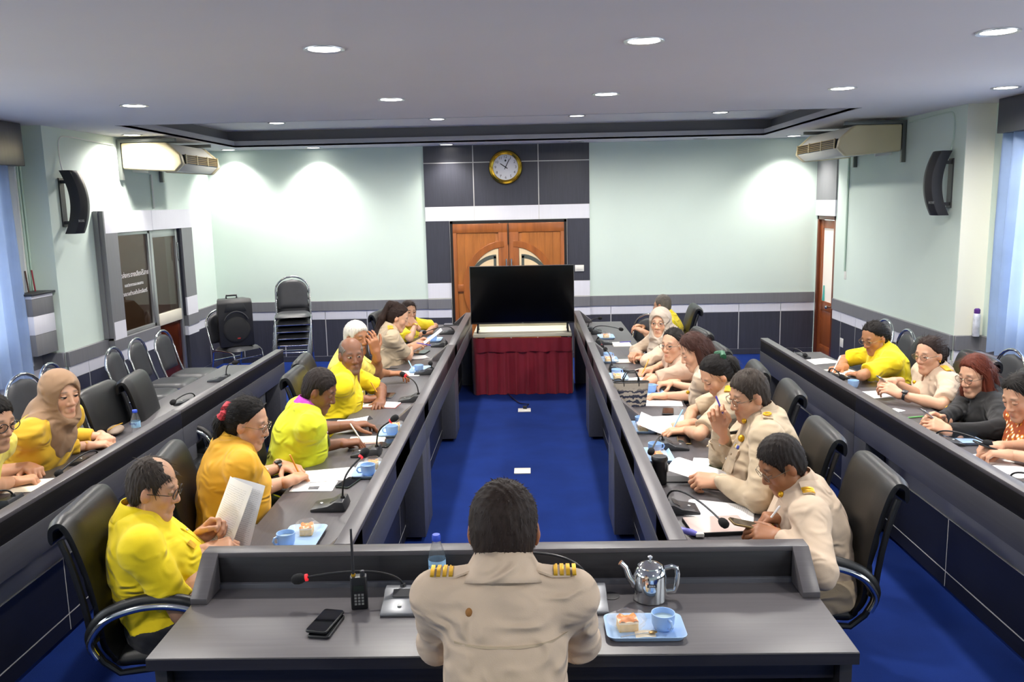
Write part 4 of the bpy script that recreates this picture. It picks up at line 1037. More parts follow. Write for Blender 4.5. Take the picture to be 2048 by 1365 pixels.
    for s in (-1, 1):
        Ve, Qe = sphere_arr((s*.0305, .0785, .0095), (.0155, .0150, .0125), 18, 14)
        d = (Ve-np.array((s*.0305, .0785, .0095)))/np.array((.0155, .0150, .0125))
        ce = np.tile(np.array(lin('d8cfc6')), (len(Ve), 1)); gy = -.12-.25*lids
        iris = (d[:, 0]**2+(d[:, 2]-gy)**2 < .26) & (d[:, 1] > 0); ce[iris] = np.array(lin('120b08'))
        lid = d[:, 2] > (.42-.85*lids); ce[lid] = sk*.95; ce[(d[:, 2] < -.45)] = sk; line = np.abs(d[:, 2]-(.42-.85*lids)) < .13; ce[line] = np.array(lin('201512'))
        parts.append((Ve @ HM.T+C, Qe, ce))
    for s in (-1, 1):
        a = arms[s]; Vh, Qh = hand_mesh(a['pose'], s, .0036 if lod <= 1 else .005)
        parts.append((Vh @ a['M'].T+a['W'], Qh, np.tile(sk*np.array([1.03, .97, .95]), (len(Vh), 1))))
    n = 0; VV, QQ, CCs = [], [], []
    for v, q, c in parts: VV.append(v); QQ.append(q+n); CCs.append(c); n += len(v)
    body = put('body', arr_mesh('body', np.concatenate(VV), np.concatenate(QQ), m_skin, np.concatenate(CCs), origin), root)
    tag(body, 'skin, face and hands')
    # ---- shirt
    seed = RNG.uniform(0, 6, 6)
    def folds(x, y, z):
        u = (x-P[0])*sd[0]+(y-P[1])*sd[1]; v = (x-P[0])*f[0]+(y-P[1])*f[1]
        w = np.sin(u*31+z*22+seed[0]+1.4*np.sin(z*17+seed[1]))*np.sin(z*37-v*24+seed[2]+1.2*np.sin(u*19))
        w2 = np.sin(z*64+u*19*np.sin(z*6+seed[3])-v*28+seed[4])
        low = np.clip((N[2]-.20-z)/.25, 0, 1)
        w3 = 1-2*np.abs(np.sin(z*23+u*14-v*17+seed[5]+1.3*np.sin(u*11+z*8)))
        return .0056*w*(.5+low)+.0034*w2*(.3+low)+.0042*w3*(.35+low)
    Sp = [torso(.013, ext=-.01)]+[Cap(N-ax*.032, Sh[s], .064*b, .060*b, .05) for s in (-1, 1)]
    for s in (-1, 1):
        a = arms[s]; g = .013 if sleeve != 'long' else .011
        if sleeve == 'short':
            cut = .80; Sp += [Cap(a['S'], a['S']*.7+a['E']*.3, .045*ba+g, .045*ba+g, .055), Cap(a['S']*.75+a['E']*.25, a['E'], .045*ba+g, .049*ba+g, .012, cut=.76)]
        else:
            Sp += [Cap(a['S'], a['S']*.7+a['E']*.3, .045*ba+g, .045*ba+g, .055), Cap(a['S']*.75+a['E']*.25, a['E'], .045*ba+g, .043*ba*fa+g, .012), Cap(a['E'], a['W'], .043*ba*fa+g*.9, .030*sc+g*.8, .02, cut=.97 if sleeve == 'long' else .80)]
    nkr = (.066 if not fem else .062)*hs
    Ssub = [Cap(N+ax*.055-fw*.002, N+ax*.25, nkr*.97, nkr*1.3, .008)]
    if collar in ('v', 'lapel', 'polo', 'uniform'):
        dep = {'v': .09, 'lapel': .12, 'polo': .055, 'uniform': .05}[collar]
        Ssub.append(Cap(N+fw*.05+ax*.02, N+fw*.125-ax*dep, .034, .006, .006))
    Vs, Qs = polygonize(Sp, .0105*lod, Ssub, folds)
    me = arr_mesh('shirt', Vs, Qs, shirt, None, origin); shirt_o = put('shirt', me, root)
    def surf(pos, d, rng=.35, prims=Sp):
        """first hit of the shirt from pos along -d"""
        t = np.linspace(rng, -.1, 150); pts = pos[None, :]+d[None, :]*t[:, None]; v = evalp(prims, pts); i = np.argmax(v < 0)
        return pts[max(i-1, 0)] if v.min() < 0 else pos
    def patch(name, u, h, w, ht, m, d=None, lift=.004, th=.005, uax=None, vax=None, base=None, nu=4, nv=4, parent=None):
        d = fw if d is None else d; uax = sdt if uax is None else uax; vax = ax if vax is None else vax; base = N if base is None else base
        G = [[surf(base+uax*(u+w*(i/nu-.5))+vax*(h+ht*(j/nv-.5)), d)+d*lift for j in range(nv+1)] for i in range(nu+1)]
        mb = MB(); W_ = nv+1; vs = [q for r in G for q in r]; o = len(vs); vs = vs+[q-d*th for q in vs]
        fs = [(i*W_+j, (i+1)*W_+j, (i+1)*W_+j+1, i*W_+j+1) for i in range(nu) for j in range(nv)]
        rim = [j for j in range(W_)]+[i*W_+nv for i in range(1, nu+1)]+[nu*W_+j for j in range(nv-1, -1, -1)]+[i*W_ for i in range(nu-1, 0, -1)]
        fs = fs+[(a+o, dd+o, c+o, b_+o) for a, b_, c, dd in fs]+[(rim[k], rim[(k+1) % len(rim)], rim[(k+1) % len(rim)]+o, rim[k]+o) for k in range(len(rim))]
        mb.add([q-origin for q in vs], fs); return mb.build(name, m, parent or root, ang=50)
    # ---- trousers, shoes
    trm = trousers or c_drk
    Tp = [Loft(P-ax*.06, ax, lside, .14, [0, .5, 1], [rx[0]*.98+.022, rx[0]+.026, rx[1]+.022], [ry[0]*.98+.022, ry[0]+.026, ry[1]+.022], [0, 0, .004], .03)]
    for s in (-1, 1): Tp += [Cap(hips[s], knees[s], .086*b, .066*b, .04), Cap(knees[s], ank[s], .066*b, .056*b, .03, cut=.95)]
    Vt, Qt = polygonize(Tp, .018*lod); put('trousers', arr_mesh('trousers', Vt, Qt, trm, None, origin), root)
    for s in (-1, 1):
        a = ank[s]; V_, Q_ = polygonize([Cap((a[0], a[1], .055), (a[0]+f[0]*.16, a[1]+f[1]*.16, .04), .046, .038, .02), Cap((a[0], a[1], .06), (a[0], a[1], .1), .045, .043, .02)], .016, inter=[type('Pl', (), {'k': .004, 'lo': 0, 'hi': 0, '__call__': lambda self, x, y, z: .004-z+0*x+0*y})()], pad=.03)
        put('shoe', arr_mesh('shoe', V_, Q_, m_black, None, origin), root)
    # ---- collar
    na = unit(ax+.8*unit(H((0, -.035, -.07))-N)); nfw = unit(fw-na*fw.dot(na)); nb_ = N+na*.01
    def ring_strip(name, m, r0, h0, r1, h1, a0, a1, tip=0.0, th=.0035, sx=1.08):
        def fn(u, v):
            a = math.radians(a0+(a1-a0)*u); front = max(0, math.cos(a))**6
            r = r0+(r1-r0)*v; h = h0+(h1-h0)*v-tip*v*front
            q = nb_+(sdt*math.sin(a)*sx+nfw*math.cos(a)*1.04)*r*hs+na*(h*hs-.024*max(math.cos(a), -.25)-(.016 if math.cos(a) < -.3 else 0)*v)+nfw*.012
            return tuple(q-origin)
        o = MB().grid(fn, 40, 5).build(name, m, root, ang=60)
        md = o.modifiers.new('thick', 'SOLIDIFY'); md.thickness = th; md.offset = 1
        return o
    if collar in ('polo', 'uniform'):
        ring_strip('collar', cuff or shirt, .063, .044, .094, -.012, 12, 348, .04)
    elif collar == 'lapel':
        ring_strip('collar', shirt, .066, .036, .100, -.012, 22, 338, .06)
    elif collar == 'round':
        ring_strip('collar', shirt, .066, .012, .074, -.004, 0, 360, 0)
    if cuff is not None and sleeve == 'short':
        for s in (-1, 1):
            a = arms[s]; d = unit(a['E']-a['S']); c0 = a['S']+(a['E']-a['S'])*.81; r = .0485*ba+.0155
            e1 = unit(np.cross(d, up)); e2 = np.cross(d, e1)
            MB().grid(lambda u, v: tuple(c0+d*(.022*(v-.5))+(e1*math.cos(u*2*PI)+e2*math.sin(u*2*PI))*r-origin), 28, 2).build('sleeve_band', cuff, root)
    # ---- hair
    st = hair['style']; hm = hair['m']
    if st != 'none':
        inf = hair.get('t', .010)*.85*(.7 if st in ('pony', 'bun') else 1)
        base = [Ell((0, -.018, .034), (.0765+inf, .098+inf, .088+inf), .02)]
        if fem: base.append(Ell((0, -.035, -.01), (.072+inf, .072+inf, .075), .03))
        else: base.append(Ell((0, -.045, -.02), (.068+inf*.6, .058+inf*.6, .062), .03))
        hl = hair.get('line')
        if hl is None: hl = [(-.13, -.088), (-.05, -.075), (-.028, -.05), (-.012, .022), (.012, .024), (.022, -.012), (.034, -.01), (.045, .03), (.062, .052), (.082, .078), (.13, .10)] if not fem else [(-.13, -.10), (-.04, -.095), (-.02, -.02), (.012, .024), (.03, .026), (.046, .052), (.062, .076), (.08, .098), (.13, .125)]
        ys = [q[0] for q in hl]; zs = [q[1]+hair.get('up', .012 if fem and st in ('pony', 'bun') else 0)*(q[0] > .02) for q in hl]
        class HL:
            k = .016; lo = hi = 0
            def __call__(self, x, y, z): return (np.interp(y+0*x, ys, zs)+hair.get('side', .0)*np.abs(x)/.08-z)*.8
        class Noise:
            pass
        extra = [Cap(a, b_, r0, r1, .02) for a, b_, r0, r1 in hair.get('caps', ())]
        q = RNG.uniform(0, 6, 4)
        jag = hair.get('jag', .0016)
        dsp = lambda x, y, z: jag*np.sin(x*170+q[0]+2*np.sin(z*60+q[1]))*np.sin(y*150+z*40+q[2])+jag*.8*np.sin((x+y)*310+q[3]+z*25)
        # cap (trimmed by the hairline), then free locks
        cutbald = [Ell(*e) for e in hair.get('bald', ())]
        Vh, Qh = polygonize(base, .0048 if lod <= 1 else .006, subs=cutbald, disp=dsp, inter=[HL()], pad=.02)
        if extra:
            V2, Q2 = polygonize(extra, .0055 if lod <= 1 else .007, disp=dsp, pad=.02); Qh = np.concatenate([Qh, Q2+len(Vh)]); Vh = np.concatenate([Vh, V2])
        fl = {'short': lambda p: p-np.array((.01, -.07, .125)), 'pony': lambda p: np.array(hair.get('tie', (0, -.12, .02)))-p+np.array((0, 0, -.3))*(p[:, 1:2] < -.11), 'bun': lambda p: np.array((0, -.12, -.01))-p, 'long': lambda p: np.stack([.25*np.sign(p[:, 0]), -.25+0*p[:, 0], -1+0*p[:, 0]], 1)}[st]
        nst = int((2600 if st == 'short' else 3000)*(1 if lod <= 1 else .6)*hair.get('dens', 1)); ln, lf = {'short': (.015, .2), 'pony': (.045, .05), 'bun': (.04, .05), 'long': (.06, .06)}[st]
        Vx, Qx = strands(Vh, Qh, nst, hair.get('len', ln), .0013 if st == 'short' else .0017, fl, hair.get('lift', lf))
        Qh = np.concatenate([Qh, Qx+len(Vh)]); Vh = np.concatenate([Vh, Vx])
        put('hair', arr_mesh('hair', Vh @ HM.T+C, Qh, hm, None, origin), root)
    # ---- head scarf
    if hijab is not None:
        Rm = np.stack([hx, hy, hz], 1)
        E_ = lambda c, r, k: Ell(H(c), np.array(r)*hs, k, Rm)
        wrap = [E_((0, -.018, .030), (.094, .110, .106), .02), E_((0, -.01, -.045), (.087, .086, .085), .04), E_((0, .035, -.118), (.07, .066, .045), .04), Cap(H((0, -.02, -.08)), N-ax*.01, .080*hs, .088*hs, .04), Cap(N+fw*.04+ax*.0, N+fw*.075-ax*.12, .082, .085, .05), Cap(N+fw*.075-ax*.10-sdt*.05, N+fw*.095-ax*.28-sdt*.02, .075, .055, .05), Cap(N+fw*.075-ax*.10+sdt*.05, N+fw*.095-ax*.28+sdt*.03, .075, .06, .05), Cap(N-ax*.02-sdt*.05, N-ax*.045-sdt*.17, .078, .062, .05), Cap(N-ax*.02+sdt*.05, N-ax*.045+sdt*.17, .078, .062, .05), Cap(N-fw*.05, N-fw*.08-ax*.14, .08, .06, .05)]
        hole = [E_((0, .112, -.016), (.062, .085, .094), .006)]
        s1 = RNG.uniform(0, 6, 3)
        def hf_(x, y, z):
            u = (x-C[0])*hx[0]+(y-C[1])*hx[1]+(z-C[2])*hx[2]; v = (x-C[0])*hy[0]+(y-C[1])*hy[1]; zz = z-C[2]
            lowm = np.clip((.0-zz)/.12, 0, 1)
            return (.0042*np.sin(zz*42+u*38+v*26+s1[0]+1.5*np.sin(u*17+zz*9+s1[1]))*(.12+lowm)+.002*np.sin(u*60-zz*50+s1[2])*lowm)
        Vj, Qj = polygonize(wrap, .007, hole, hf_)
        put('head_scarf', arr_mesh('head_scarf', Vj, Qj, hijab, None, origin), root)
    # ---- spectacles
    if glasses is not None:
        g = empty('spectacles', (0, 0, 0)); g.parent = root
        fr = MB(); ln = MB()
        for s in (-1, 1):
            pts = [(s*.033+.0255*math.cos(t)*(1 if True else 1), .1045-.10*max(0, abs(s*.033+.0255*math.cos(t))-.03), .006+.0195*math.sin(t)*(1-.12*math.cos(t)**2)) for t in np.linspace(0, 2*PI, 25)[:-1]]
            fr.tube([tuple(H(q)-origin) for q in pts], .0014*hs if glasses is not m_specb else .0021*hs, 6, closed=True)
            ln.add([tuple(H(q)-origin) for q in pts], [tuple(range(24))])
            fr.tube([tuple(H(q)-origin) for q in ((s*.058, .101, .010), (s*.074, .085, .010), (s*.082, .03, .008), (s*.083, -.012, .004), (s*.080, -.03, -.012))], .0016*hs, 6)
        fr.tube([tuple(H(q)-origin) for q in ((-.008, .1055, .010), (0, .109, .012), (.008, .1055, .010))], .0014*hs, 6)
        bpy.data.objects.remove(g)
        so = fr.build('spectacles', glasses, root); ln.build('lens', m_lens, so, fix=False)
    ctx = dict(root=root, N=N, ax=ax, sdt=sdt, fw=fw, up=up, f=f, sd=sd, H=H, HM=HM, arms=arms, origin=origin, patch=patch, surf=surf, Sh=Sh, sc=sc, hs=hs, P=P)
    for ex in extras: ex(ctx)
    return ctx
# ---------------------------------------------------------------- dress details
def band_on(c, s, t, name, m, r=.034, h=.02, face=None):
    a = c['arms'][s]; d = unit(a['W']-a['E']); p = a['W']-d*t; e1 = a['M'][:, 1]/c['sc']; e1 = unit(e1-d*e1.dot(d)); e2 = np.cross(d, e1)
    o = c['origin']
    w = MB().grid(lambda u, v: tuple(p+d*(h*(v-.5))+(e1*math.cos(u*2*PI)*1.05+e2*math.sin(u*2*PI)*.9)*r-o), 24, 3).build(name, m, c['root'])
    if face is not None:
        n = unit(a['M'][:, 2]); n = unit(n-d*n.dot(d)); q = p+n*(r*.95); b2 = np.cross(n, d)
        mb = MB().box(-.018, .018, -.016, .016, -.004, .006); mb.xf(Matrix(((d[0], b2[0], n[0], q[0]-o[0]), (d[1], b2[1], n[1], q[1]-o[1]), (d[2], b2[2], n[2], q[2]-o[2]), (0, 0, 0, 1)))); mb.build('watch_face', face, w, bevel=.004)
def watch(s, m, face=None, t=.012, r=.034, h=.018): return lambda c: band_on(c, s, t, 'wrist_watch', m, r, h, face)
def bracelet(s, m, t=.01): return lambda c: band_on(c, s, t, 'bracelet', m, .032, .006)
def placket(m, n=2, depth=.12, w=.028, h0=-.10):
    def g(c):
        pl = c['patch']('placket', 0, h0-depth/2, w, depth, m, lift=.003)
        for i in range(n):
            q = c['surf'](c['N']+c['ax']*(h0-depth*(.15+.7*i/max(1, n-1) if n > 1 else .5)), c['fw'])+c['fw']*.005-c['origin']
            MB().ell(tuple(q), .0055, 8, 6).build('button', m_wplast, c['root'])
    return g
def pocket(side, m, flap=True):
    def g(c):
        k = c['patch']('pocket', side*.082, -.185, .095, .105, m, lift=.005, th=.008)
        if flap:
            c['patch']('pocket_flap', side*.082, -.145, .099, .036, m, lift=.011, th=.007)
            q = c['surf'](c['N']+c['sdt']*side*.082+c['ax']*-.155, c['fw'])+c['fw']*.013-c['origin']; MB().ell(tuple(q), .006, 8, 6).build('button', m, c['root'])
    return g
def decal(name, u, h, w, ht, m, lift=.009): return lambda c: c['patch'](name, u, h, w, ht, m, lift=lift, th=.003, nu=3, nv=2)
def epaulette(m, stripes=0, loop=False):
    def g(c):
        for s in (-1, 1):
            e = c['patch']('epaulette', s*.125, .0, .095, .046, m, d=c['ax'], lift=.007, th=.006, vax=c['fw'], base=c['N']-c['fw']*.005)
            for i in range(stripes):
                c['patch']('braid', s*(.135+.016*i), .0, .010, .047, m_gold, d=c['ax'], lift=.010, th=.004, vax=c['fw'], base=c['N']-c['fw']*.005, parent=e)
            if loop:
                q = c['surf'](c['N']-c['fw']*.005+c['sdt']*s*.14, c['ax'])+c['ax']*.012-c['origin']
                pts = [q+c['sdt']*.02*math.cos(t)+c['fw']*.016*math.sin(t) for t in np.linspace(0, 2*PI, 17)[:-1]]
                MB().tube([tuple(x) for x in pts], .005, 6, closed=True).build('shoulder_loop', m_goldcl, e)
    return g
def ribbons(u, h, cols, w=.016, ht=.014):
    def g(c):
        for i, hx in enumerate(cols): c['patch']('ribbon', u+(i-(len(cols)-1)/2)*w, h, w*.95, ht, cloth('ribbon_'+hx, hx), lift=.010, th=.003, nu=2, nv=2)
    return g
def badge(u, h, m, r=.013, name='badge'):
    def g(c):
        q = c['surf'](c['N']+c['sdt']*u+c['ax']*h, c['fw'])+c['fw']*.006-c['origin']; MB().ell(tuple(q), (r, r, r), 10, 8).build(name, m, c['root'])
    return g
def tag_text(u, h, s, size, m):
    def g(c):
        q = c['surf'](c['N']+c['sdt']*u+c['ax']*h, c['fw'])+c['fw']*.014-c['origin']
        text(s, 'lettering', size, c['root'], face_mtx(tuple(q), tuple(-c['sdt'] if np.cross(-c['sdt'], c['ax']).dot(c['fw']) > 0 else c['sdt']), tuple(c['ax'])), m, .0008)
    return g
def earring(c):
    for s in (-1, 1): MB().ell(tuple(c['H']((s*.082, -.002, -.036))-c['origin']), .006, 8, 6).build('earring', m_gold, c['root'])
def scrunchie(pos, m, r=.028, t=.014):
    def g(c):
        pts = []
        for i in range(20):
            a = 2*PI*i/20; pts.append(tuple(c['H']((pos[0]+r*math.cos(a), pos[1]+.006*math.sin(3*a), pos[2]+r*math.sin(a)))-c['origin']))
        MB().tube(pts, [t*(1+.35*math.sin(i*2.4)) for i in range(20)], 8, closed=True).build('hair_scrunchie', m, c['root'])
    return g
# ================================================================ the people of the meeting
D3 = DZ+.028
h_nape = hairmat('short_dark_brown_hair', '2c221d')
CAST = []
_person = person
def person(label, *a, **k):
    c = _person(label, *a, **k); CAST.append((label, c)); return c
def hd(px, py, X): return atX(px, py, X)
pony = lambda *c: c
# ---- head of the table, seen from behind
hC = atY(1008, 1062, 2.16)
person('man in khaki uniform seen from behind, seated at the head desk', hC, 88, 90, .06,
       {'r': dict(w=(.07, 2.52, DZ+.035), dir=(-.75, .6, 0), hint=(.2, -.6, -1)), 'l': dict(w=(-.22, 2.52, DZ+.035), dir=(.75, .6, 0), hint=(-.2, -.6, -1))},
       c_khaki2, dict(style='short', m=h_nape, t=.008, line=[(-.13, -.115), (-.05, -.10), (-.028, -.06), (-.012, .015), (.012, .02), (.022, -.012), (.034, -.01), (.045, .03), (.062, .052), (.082, .078), (.13, .10)], dens=1.5, len=.012, lift=.2), 'tan', pitch=10, hs=1.09, sc=1.03, build=.94, neck_up=.02, sleeve='long', trousers=c_khaki, collar='uniform', belly=.02,
       extras=[epaulette(c_khaki2, 4), lambda c: c['patch']('yoke_seam', 0, -.135, .33, .006, c_khaki, d=-c['fw'], lift=.001, th=.002, nu=8, nv=1), lambda c: MB().ell(tuple(c['surf'](c['N']-c['sdt']*.085-c['ax']*.06, -c['fw'])+c['fw']*.0055-c['origin']), (.010, .010, .012), 12, 10).build('stain', mat('rust_stain', '9a6a35', .8), c['root'])])
# ---- inner left row (facing right)
person('balding man in bright yellow polo and black glasses reading printed sheets', hd(308, 978, -1.47), 6, 22, -.10,
       {'r': dict(w=atZ(452, 1092, DZ+.06), pose='grip', dir=(.9, .35, .1), up=(0, -.4, 1), hint=(.25, -.45, -1)), 'l': dict(w=atY(430, 1050, 3.28), pose='grip', dir=(.75, .1, .6), up=(-.5, .7, .3), hint=(-.2, .6, -1))},
       c_yel, dict(style='short', m=h_salt, t=.006, bald=[((0, .08, .112), (.055, .055, .045), .015), ((.0, .02, .138), (.030, .06, .022), .015)], dens=.9, len=.028, lift=.1), 'light', pitch=14, hs=1.00, sc=1.09, build=1.08, sleeve='short', collar='polo', glasses=m_specb, lids=.75, belly=.03,
       extras=[placket(c_yel, 2), watch(-1, m_gold, m_steel, .03), decal('emblem', .09, -.15, .03, .03, m_goldcl)])
person('woman in golden polo with red hair scrunchie writing on a sheet', hd(497, 847, -1.33), -2, 28, .07,
       {'r': dict(t=(600, 952, D3+.01), pose='pen', hint=(-.4, -.55, -1)), 'l': dict(t=(588, 938, D3), pose='relax', dir=(.75, -.6, 0), hint=(-.4, .5, -1))},
       c_gold, dict(style='pony', m=h_blk, t=.010, caps=[((0, -.10, .01), (0, -.14, -.03), .03, .04), ((0, -.14, -.03), (0, -.135, -.12), .042, .03)]), 'light', fem=True, pitch=16, hs=1.00, sc=1.09, build=1.18, sleeve='short', collar='polo', cuff=None, glasses=m_spec, lids=.75, belly=.02,
       extras=[scrunchie((0, -.128, .018), mat('red_floral_fabric', 'c33a45', .8, noise=(60, .4)), .034, .019), watch(-1, m_black, m_black, .03), placket(c_gold, 2), lambda c: c['patch']('collar_trim', 0, .0, .0, .0, c_brn) if False else None])
person('man in lime shirt with purple collar reading with a pen in hand', hd(640, 782, -1.18), -4, 24, .14,
       {'r': dict(t=(712, 884, D3+.02), pose='pen', hint=(-.4, -.5, -1)), 'l': dict(t=(728, 848, D3+.03), pose='relax', hint=(-.4, .5, -1))},
       c_lime, dict(style='short', m=h_crop, t=.009), 'dark', pitch=26, hs=1.00, sc=1.09, build=1.08, sleeve='short', collar='polo', cuff=c_purple, trousers=c_camo, lids=.8,
       extras=[placket(c_purple, 2, .10, .03), decal('emblem', .085, -.14, .05, .06, mat('emblem_print', '3a3a1a', .8, noise=(40, .6)))])
person('balding grey haired man in yellow polo looking towards the viewer', hd(703, 712, -1.23), -62, 6, .12,
       {'r': dict(t=(752, 796, D3+.01), pose='pen', hint=(-.4, -.5, -1)), 'l': dict(t=(757, 808, D3), pose='relax', hint=(-.2, .6, -1))},
       c_yel, dict(style='short', m=h_gry, t=.005, brow='3a302a', stubble=.55, stubc='6a6058', bald=[((0, .05, .115), (.085, .10, .062), .02), ((0, -.03, .14), (.06, .07, .045), .02)]), 'dark', pitch=4, hs=1.00, sc=1.07, build=1.05, sleeve='short', collar='polo', lids=.2, lod=1.15,
       extras=[placket(c_yel, 2)])
person('white haired man in pale yellow shirt rubbing his eye', hd(714, 676, -1.30), -38, 16, .12,
       {'r': dict(t=(818, 752, D3), pose='relax', dir=(1, .1, 0), hint=(-.4, -.55, -1)), 'l': dict(h=(-.05, .150, -.02), pose='relax', dir=(-.15, -.15, 1), up=(.4, -.6, .2), hint=(.6, .2, -1), level=False)},
       c_pale, dict(style='short', m=h_wht, t=.013, brow='5a4c40'), 'tan', pitch=6, hs=0.99, sc=1.07, build=1.05, sleeve='short', collar='polo', lids=.95, lod=1.15, trousers=c_khaki, extras=[placket(c_pale, 2)])
person('woman with long ponytail in khaki uniform reading a sheet of paper', hd(797, 636, -1.17), 2, 14, .08,
       {'r': dict(w=hd(838, 688, -1.03), pose='grip', dir=(.8, .1, .4), up=(0, -.5, .8)), 'l': dict(w=hd(848, 680, -1.0), pose='grip', dir=(.8, -.1, .4), up=(0, .5, .8))},
       c_khaki, dict(style='pony', m=h_dk, t=.012, caps=[((0, -.07, .105), (0, -.13, .08), .028, .034), ((0, -.13, .08), (0, -.15, -.06), .036, .046), ((0, -.15, -.06), (0, -.13, -.22), .048, .045), ((.02, -.13, -.2), (.03, -.10, -.34), .04, .02)]), 'fair', fem=True, pitch=24, hs=0.98, sc=1.06, sleeve='short', collar='uniform', lids=.85, lod=1.15,
       extras=[epaulette(m_goldcl), pocket(-1, c_khaki), decal('name_tag', -.08, -.115, .05, .014, m_black), bracelet(1, m_gold)])
person('woman in yellow blouse resting her chin behind one hand at the far end', hd(818, 624, -1.28), -58, -24, .05,
       {'r': dict(h=(.035, .125, -.065), pose='relax', dir=(-.55, .15, .6), up=(.35, -.85, .25), hint=(.5, -.2, -1), level=False), 'l': dict(t=(842, 668, D3), pose='relax')},
       c_lem, dict(style='long', m=h_dk, t=.010, caps=[((.055, -.03, .02), (.06, -.035, -.16), .03, .03), ((-.055, -.03, .02), (-.06, -.035, -.16), .03, .03), ((0, -.08, .0), (0, -.09, -.2), .05, .05)]), 'light', fem=True, pitch=6, hs=0.93, sc=1.03, sleeve='short', collar='uniform', lids=.35, lod=1.2, extras=[watch(1, m_gold, None, .02)])
# ---- outer left row
person('man in yellow polo and glasses at the left edge with folded hands', hd(-16, 845, -2.54), -14, 6, .34,
       {'r': dict(t=(62, 958, D3), pose='clasp', dir=(.8, .5, 0)), 'l': dict(t=(68, 940, D3+.015), pose='clasp', dir=(.7, -.6, 0), hint=(-.4, .5, -1))},
       c_pale, dict(style='short', m=h_blk, t=.010), 'light', pitch=14, hs=1.08, sc=1.13, build=1.05, sleeve='short', collar='polo', glasses=m_specb, lids=.6, extras=[bracelet(1, m_steel, .02)])
person('smiling woman in brown headscarf and mustard sweater resting her forearms on the desk', hd(122, 790, -2.58), -28, 0, .30,
       {'r': dict(t=(206, 888, D3), pose='relax', dir=(.9, .5, 0)), 'l': dict(t=(214, 880, D3+.01), pose='clasp', dir=(.6, -.7, 0), hint=(-.4, .35, -1))},
       c_mus, dict(style='none', m=h_blk), 'fair', fem=True, pitch=8, hs=1.06, sc=1.14, build=1.06, sleeve='three', collar=None, hijab=c_hij, lids=.35, extras=[bracelet(1, m_gold)])
# ---- inner right row (facing left)
person('man in khaki uniform and glasses tapping a phone with a white stylus', hd(1562, 930, 1.03), 190, 172, .08,
       {'l': dict(t=(1520, 1066, DZ+.07), pose='phone', dir=(-.9, .35, .1), up=(0, -.5, 1), hint=(1, -.2, -.6)), 'r': dict(t=(1538, 1035, DZ+.08), pose='pen', hint=(.4, .5, -1))},
       c_khaki2, dict(style='short', m=h_crop, t=.011), 'tan', pitch=30, hs=1.01, sc=1.09, build=1.10, sleeve='long', trousers=c_khaki, collar='uniform', glasses=m_spec, lids=.85, belly=.02,
       extras=[epaulette(c_khaki2, 3), pocket(-1, c_khaki2), ribbons(-.082, -.115, ['b33a2a', 'd8b23a', 'b33a2a', '2a2a2a', 'd8b23a']), badge(.075, -.03, m_gold), badge(-.06, .0, m_gold), placket(c_khaki2, 3, .2, .03, -.1)])
person('man in khaki uniform and glasses thinking with a pen held up to his face', hd(1497, 792, 1.05), 194, 170, .06,
       {'l': dict(t=(1402, 960, DZ+.07), pose='grip', dir=(-.95, .1, .05), up=(.1, -.6, .8), hint=(.4, -.5, -1)), 'r': dict(h=(.055, .175, -.045), pose='pen', dir=(-.25, -.1, 1), up=(.2, .8, .2), hint=(.0, .6, -1), level=False)},
       c_khaki, dict(style='short', m=h_salt, t=.011), 'light', pitch=18, hs=1.01, sc=1.11, build=1.16, sleeve='long', trousers=c_khaki, collar='uniform', glasses=m_spec, lids=.85, belly=.03,
       extras=[epaulette(c_khaki, 0, True), pocket(-1, c_khaki), pocket(1, c_khaki), ribbons(-.082, -.115, ['2b3aa0', 'e8e2d0', 'c9a12a', 'e8e2d0']), badge(-.1, -.075, m_gold, .018), badge(-.06, .0, m_gold), decal('name_tag', .085, -.10, .05, .02, m_black), placket(c_khaki, 3, .2, .03, -.1)])
person('woman with green hair clip in khaki uniform writing, her face turned down', hd(1432, 752, 1.10), 194, 162, .12,
       {'l': dict(t=(1345, 862, D3), pose='relax', dir=(-1, 0, 0), hint=(.4, -.5, -1)), 'r': dict(t=(1352, 852, D3+.01), pose='pen', dir=(-.8, -.4, 0), hint=(.4, .5, -1))},
       c_khaki, dict(style='pony', m=h_blk, t=.013, caps=[((0, -.085, .04), (0, -.13, .0), .04, .05), ((0, -.125, .0), (0, -.10, -.13), .05, .04)]), 'light', fem=True, pitch=36, hs=1.01, sc=1.07, build=1.08, sleeve='short', collar='uniform', lids=.9, lod=1.1,
       extras=[lambda c: MB().tube([tuple(c['H'](q)-c['origin']) for q in ((-.05, -.10, .085), (0, -.125, .085), (.05, -.10, .085))], .018, 8).build('hair_clip', mat('green_satin', '1f5a3c', .4), c['root']), badge(-.08, -.10, m_gold), epaulette(m_goldcl)])
person('woman with long loose brown hair in khaki uniform looking down at her papers', hd(1388, 704, 1.09), 186, 164, .10,
       {'l': dict(t=(1308, 792, D3), pose='relax', dir=(-1, .1, 0), hint=(.4, -.5, -1)), 'r': dict(t=(1322, 768, D3+.03), pose='grip', dir=(-.9, -.3, 0), hint=(.4, .5, -1))},
       c_khaki2, dict(style='long', m=h_brn, t=.014, caps=[((.066, -.02, .03), (.075, .0, -.12), .032, .034), ((-.066, -.02, .03), (-.075, .0, -.12), .032, .034), ((.07, .0, -.12), (.07, .03, -.24), .034, .025), ((-.07, .0, -.12), (-.07, .03, -.24), .034, .025), ((0, -.09, .0), (0, -.10, -.2), .062, .06), ((0, -.10, -.2), (0, -.06, -.3), .06, .04)]), 'fair', fem=True, pitch=26, hs=1.03, sc=1.07, build=1.03, sleeve='short', collar='lapel', lids=.85, lod=1.15, extras=[badge(-.08, -.14, m_gold)])
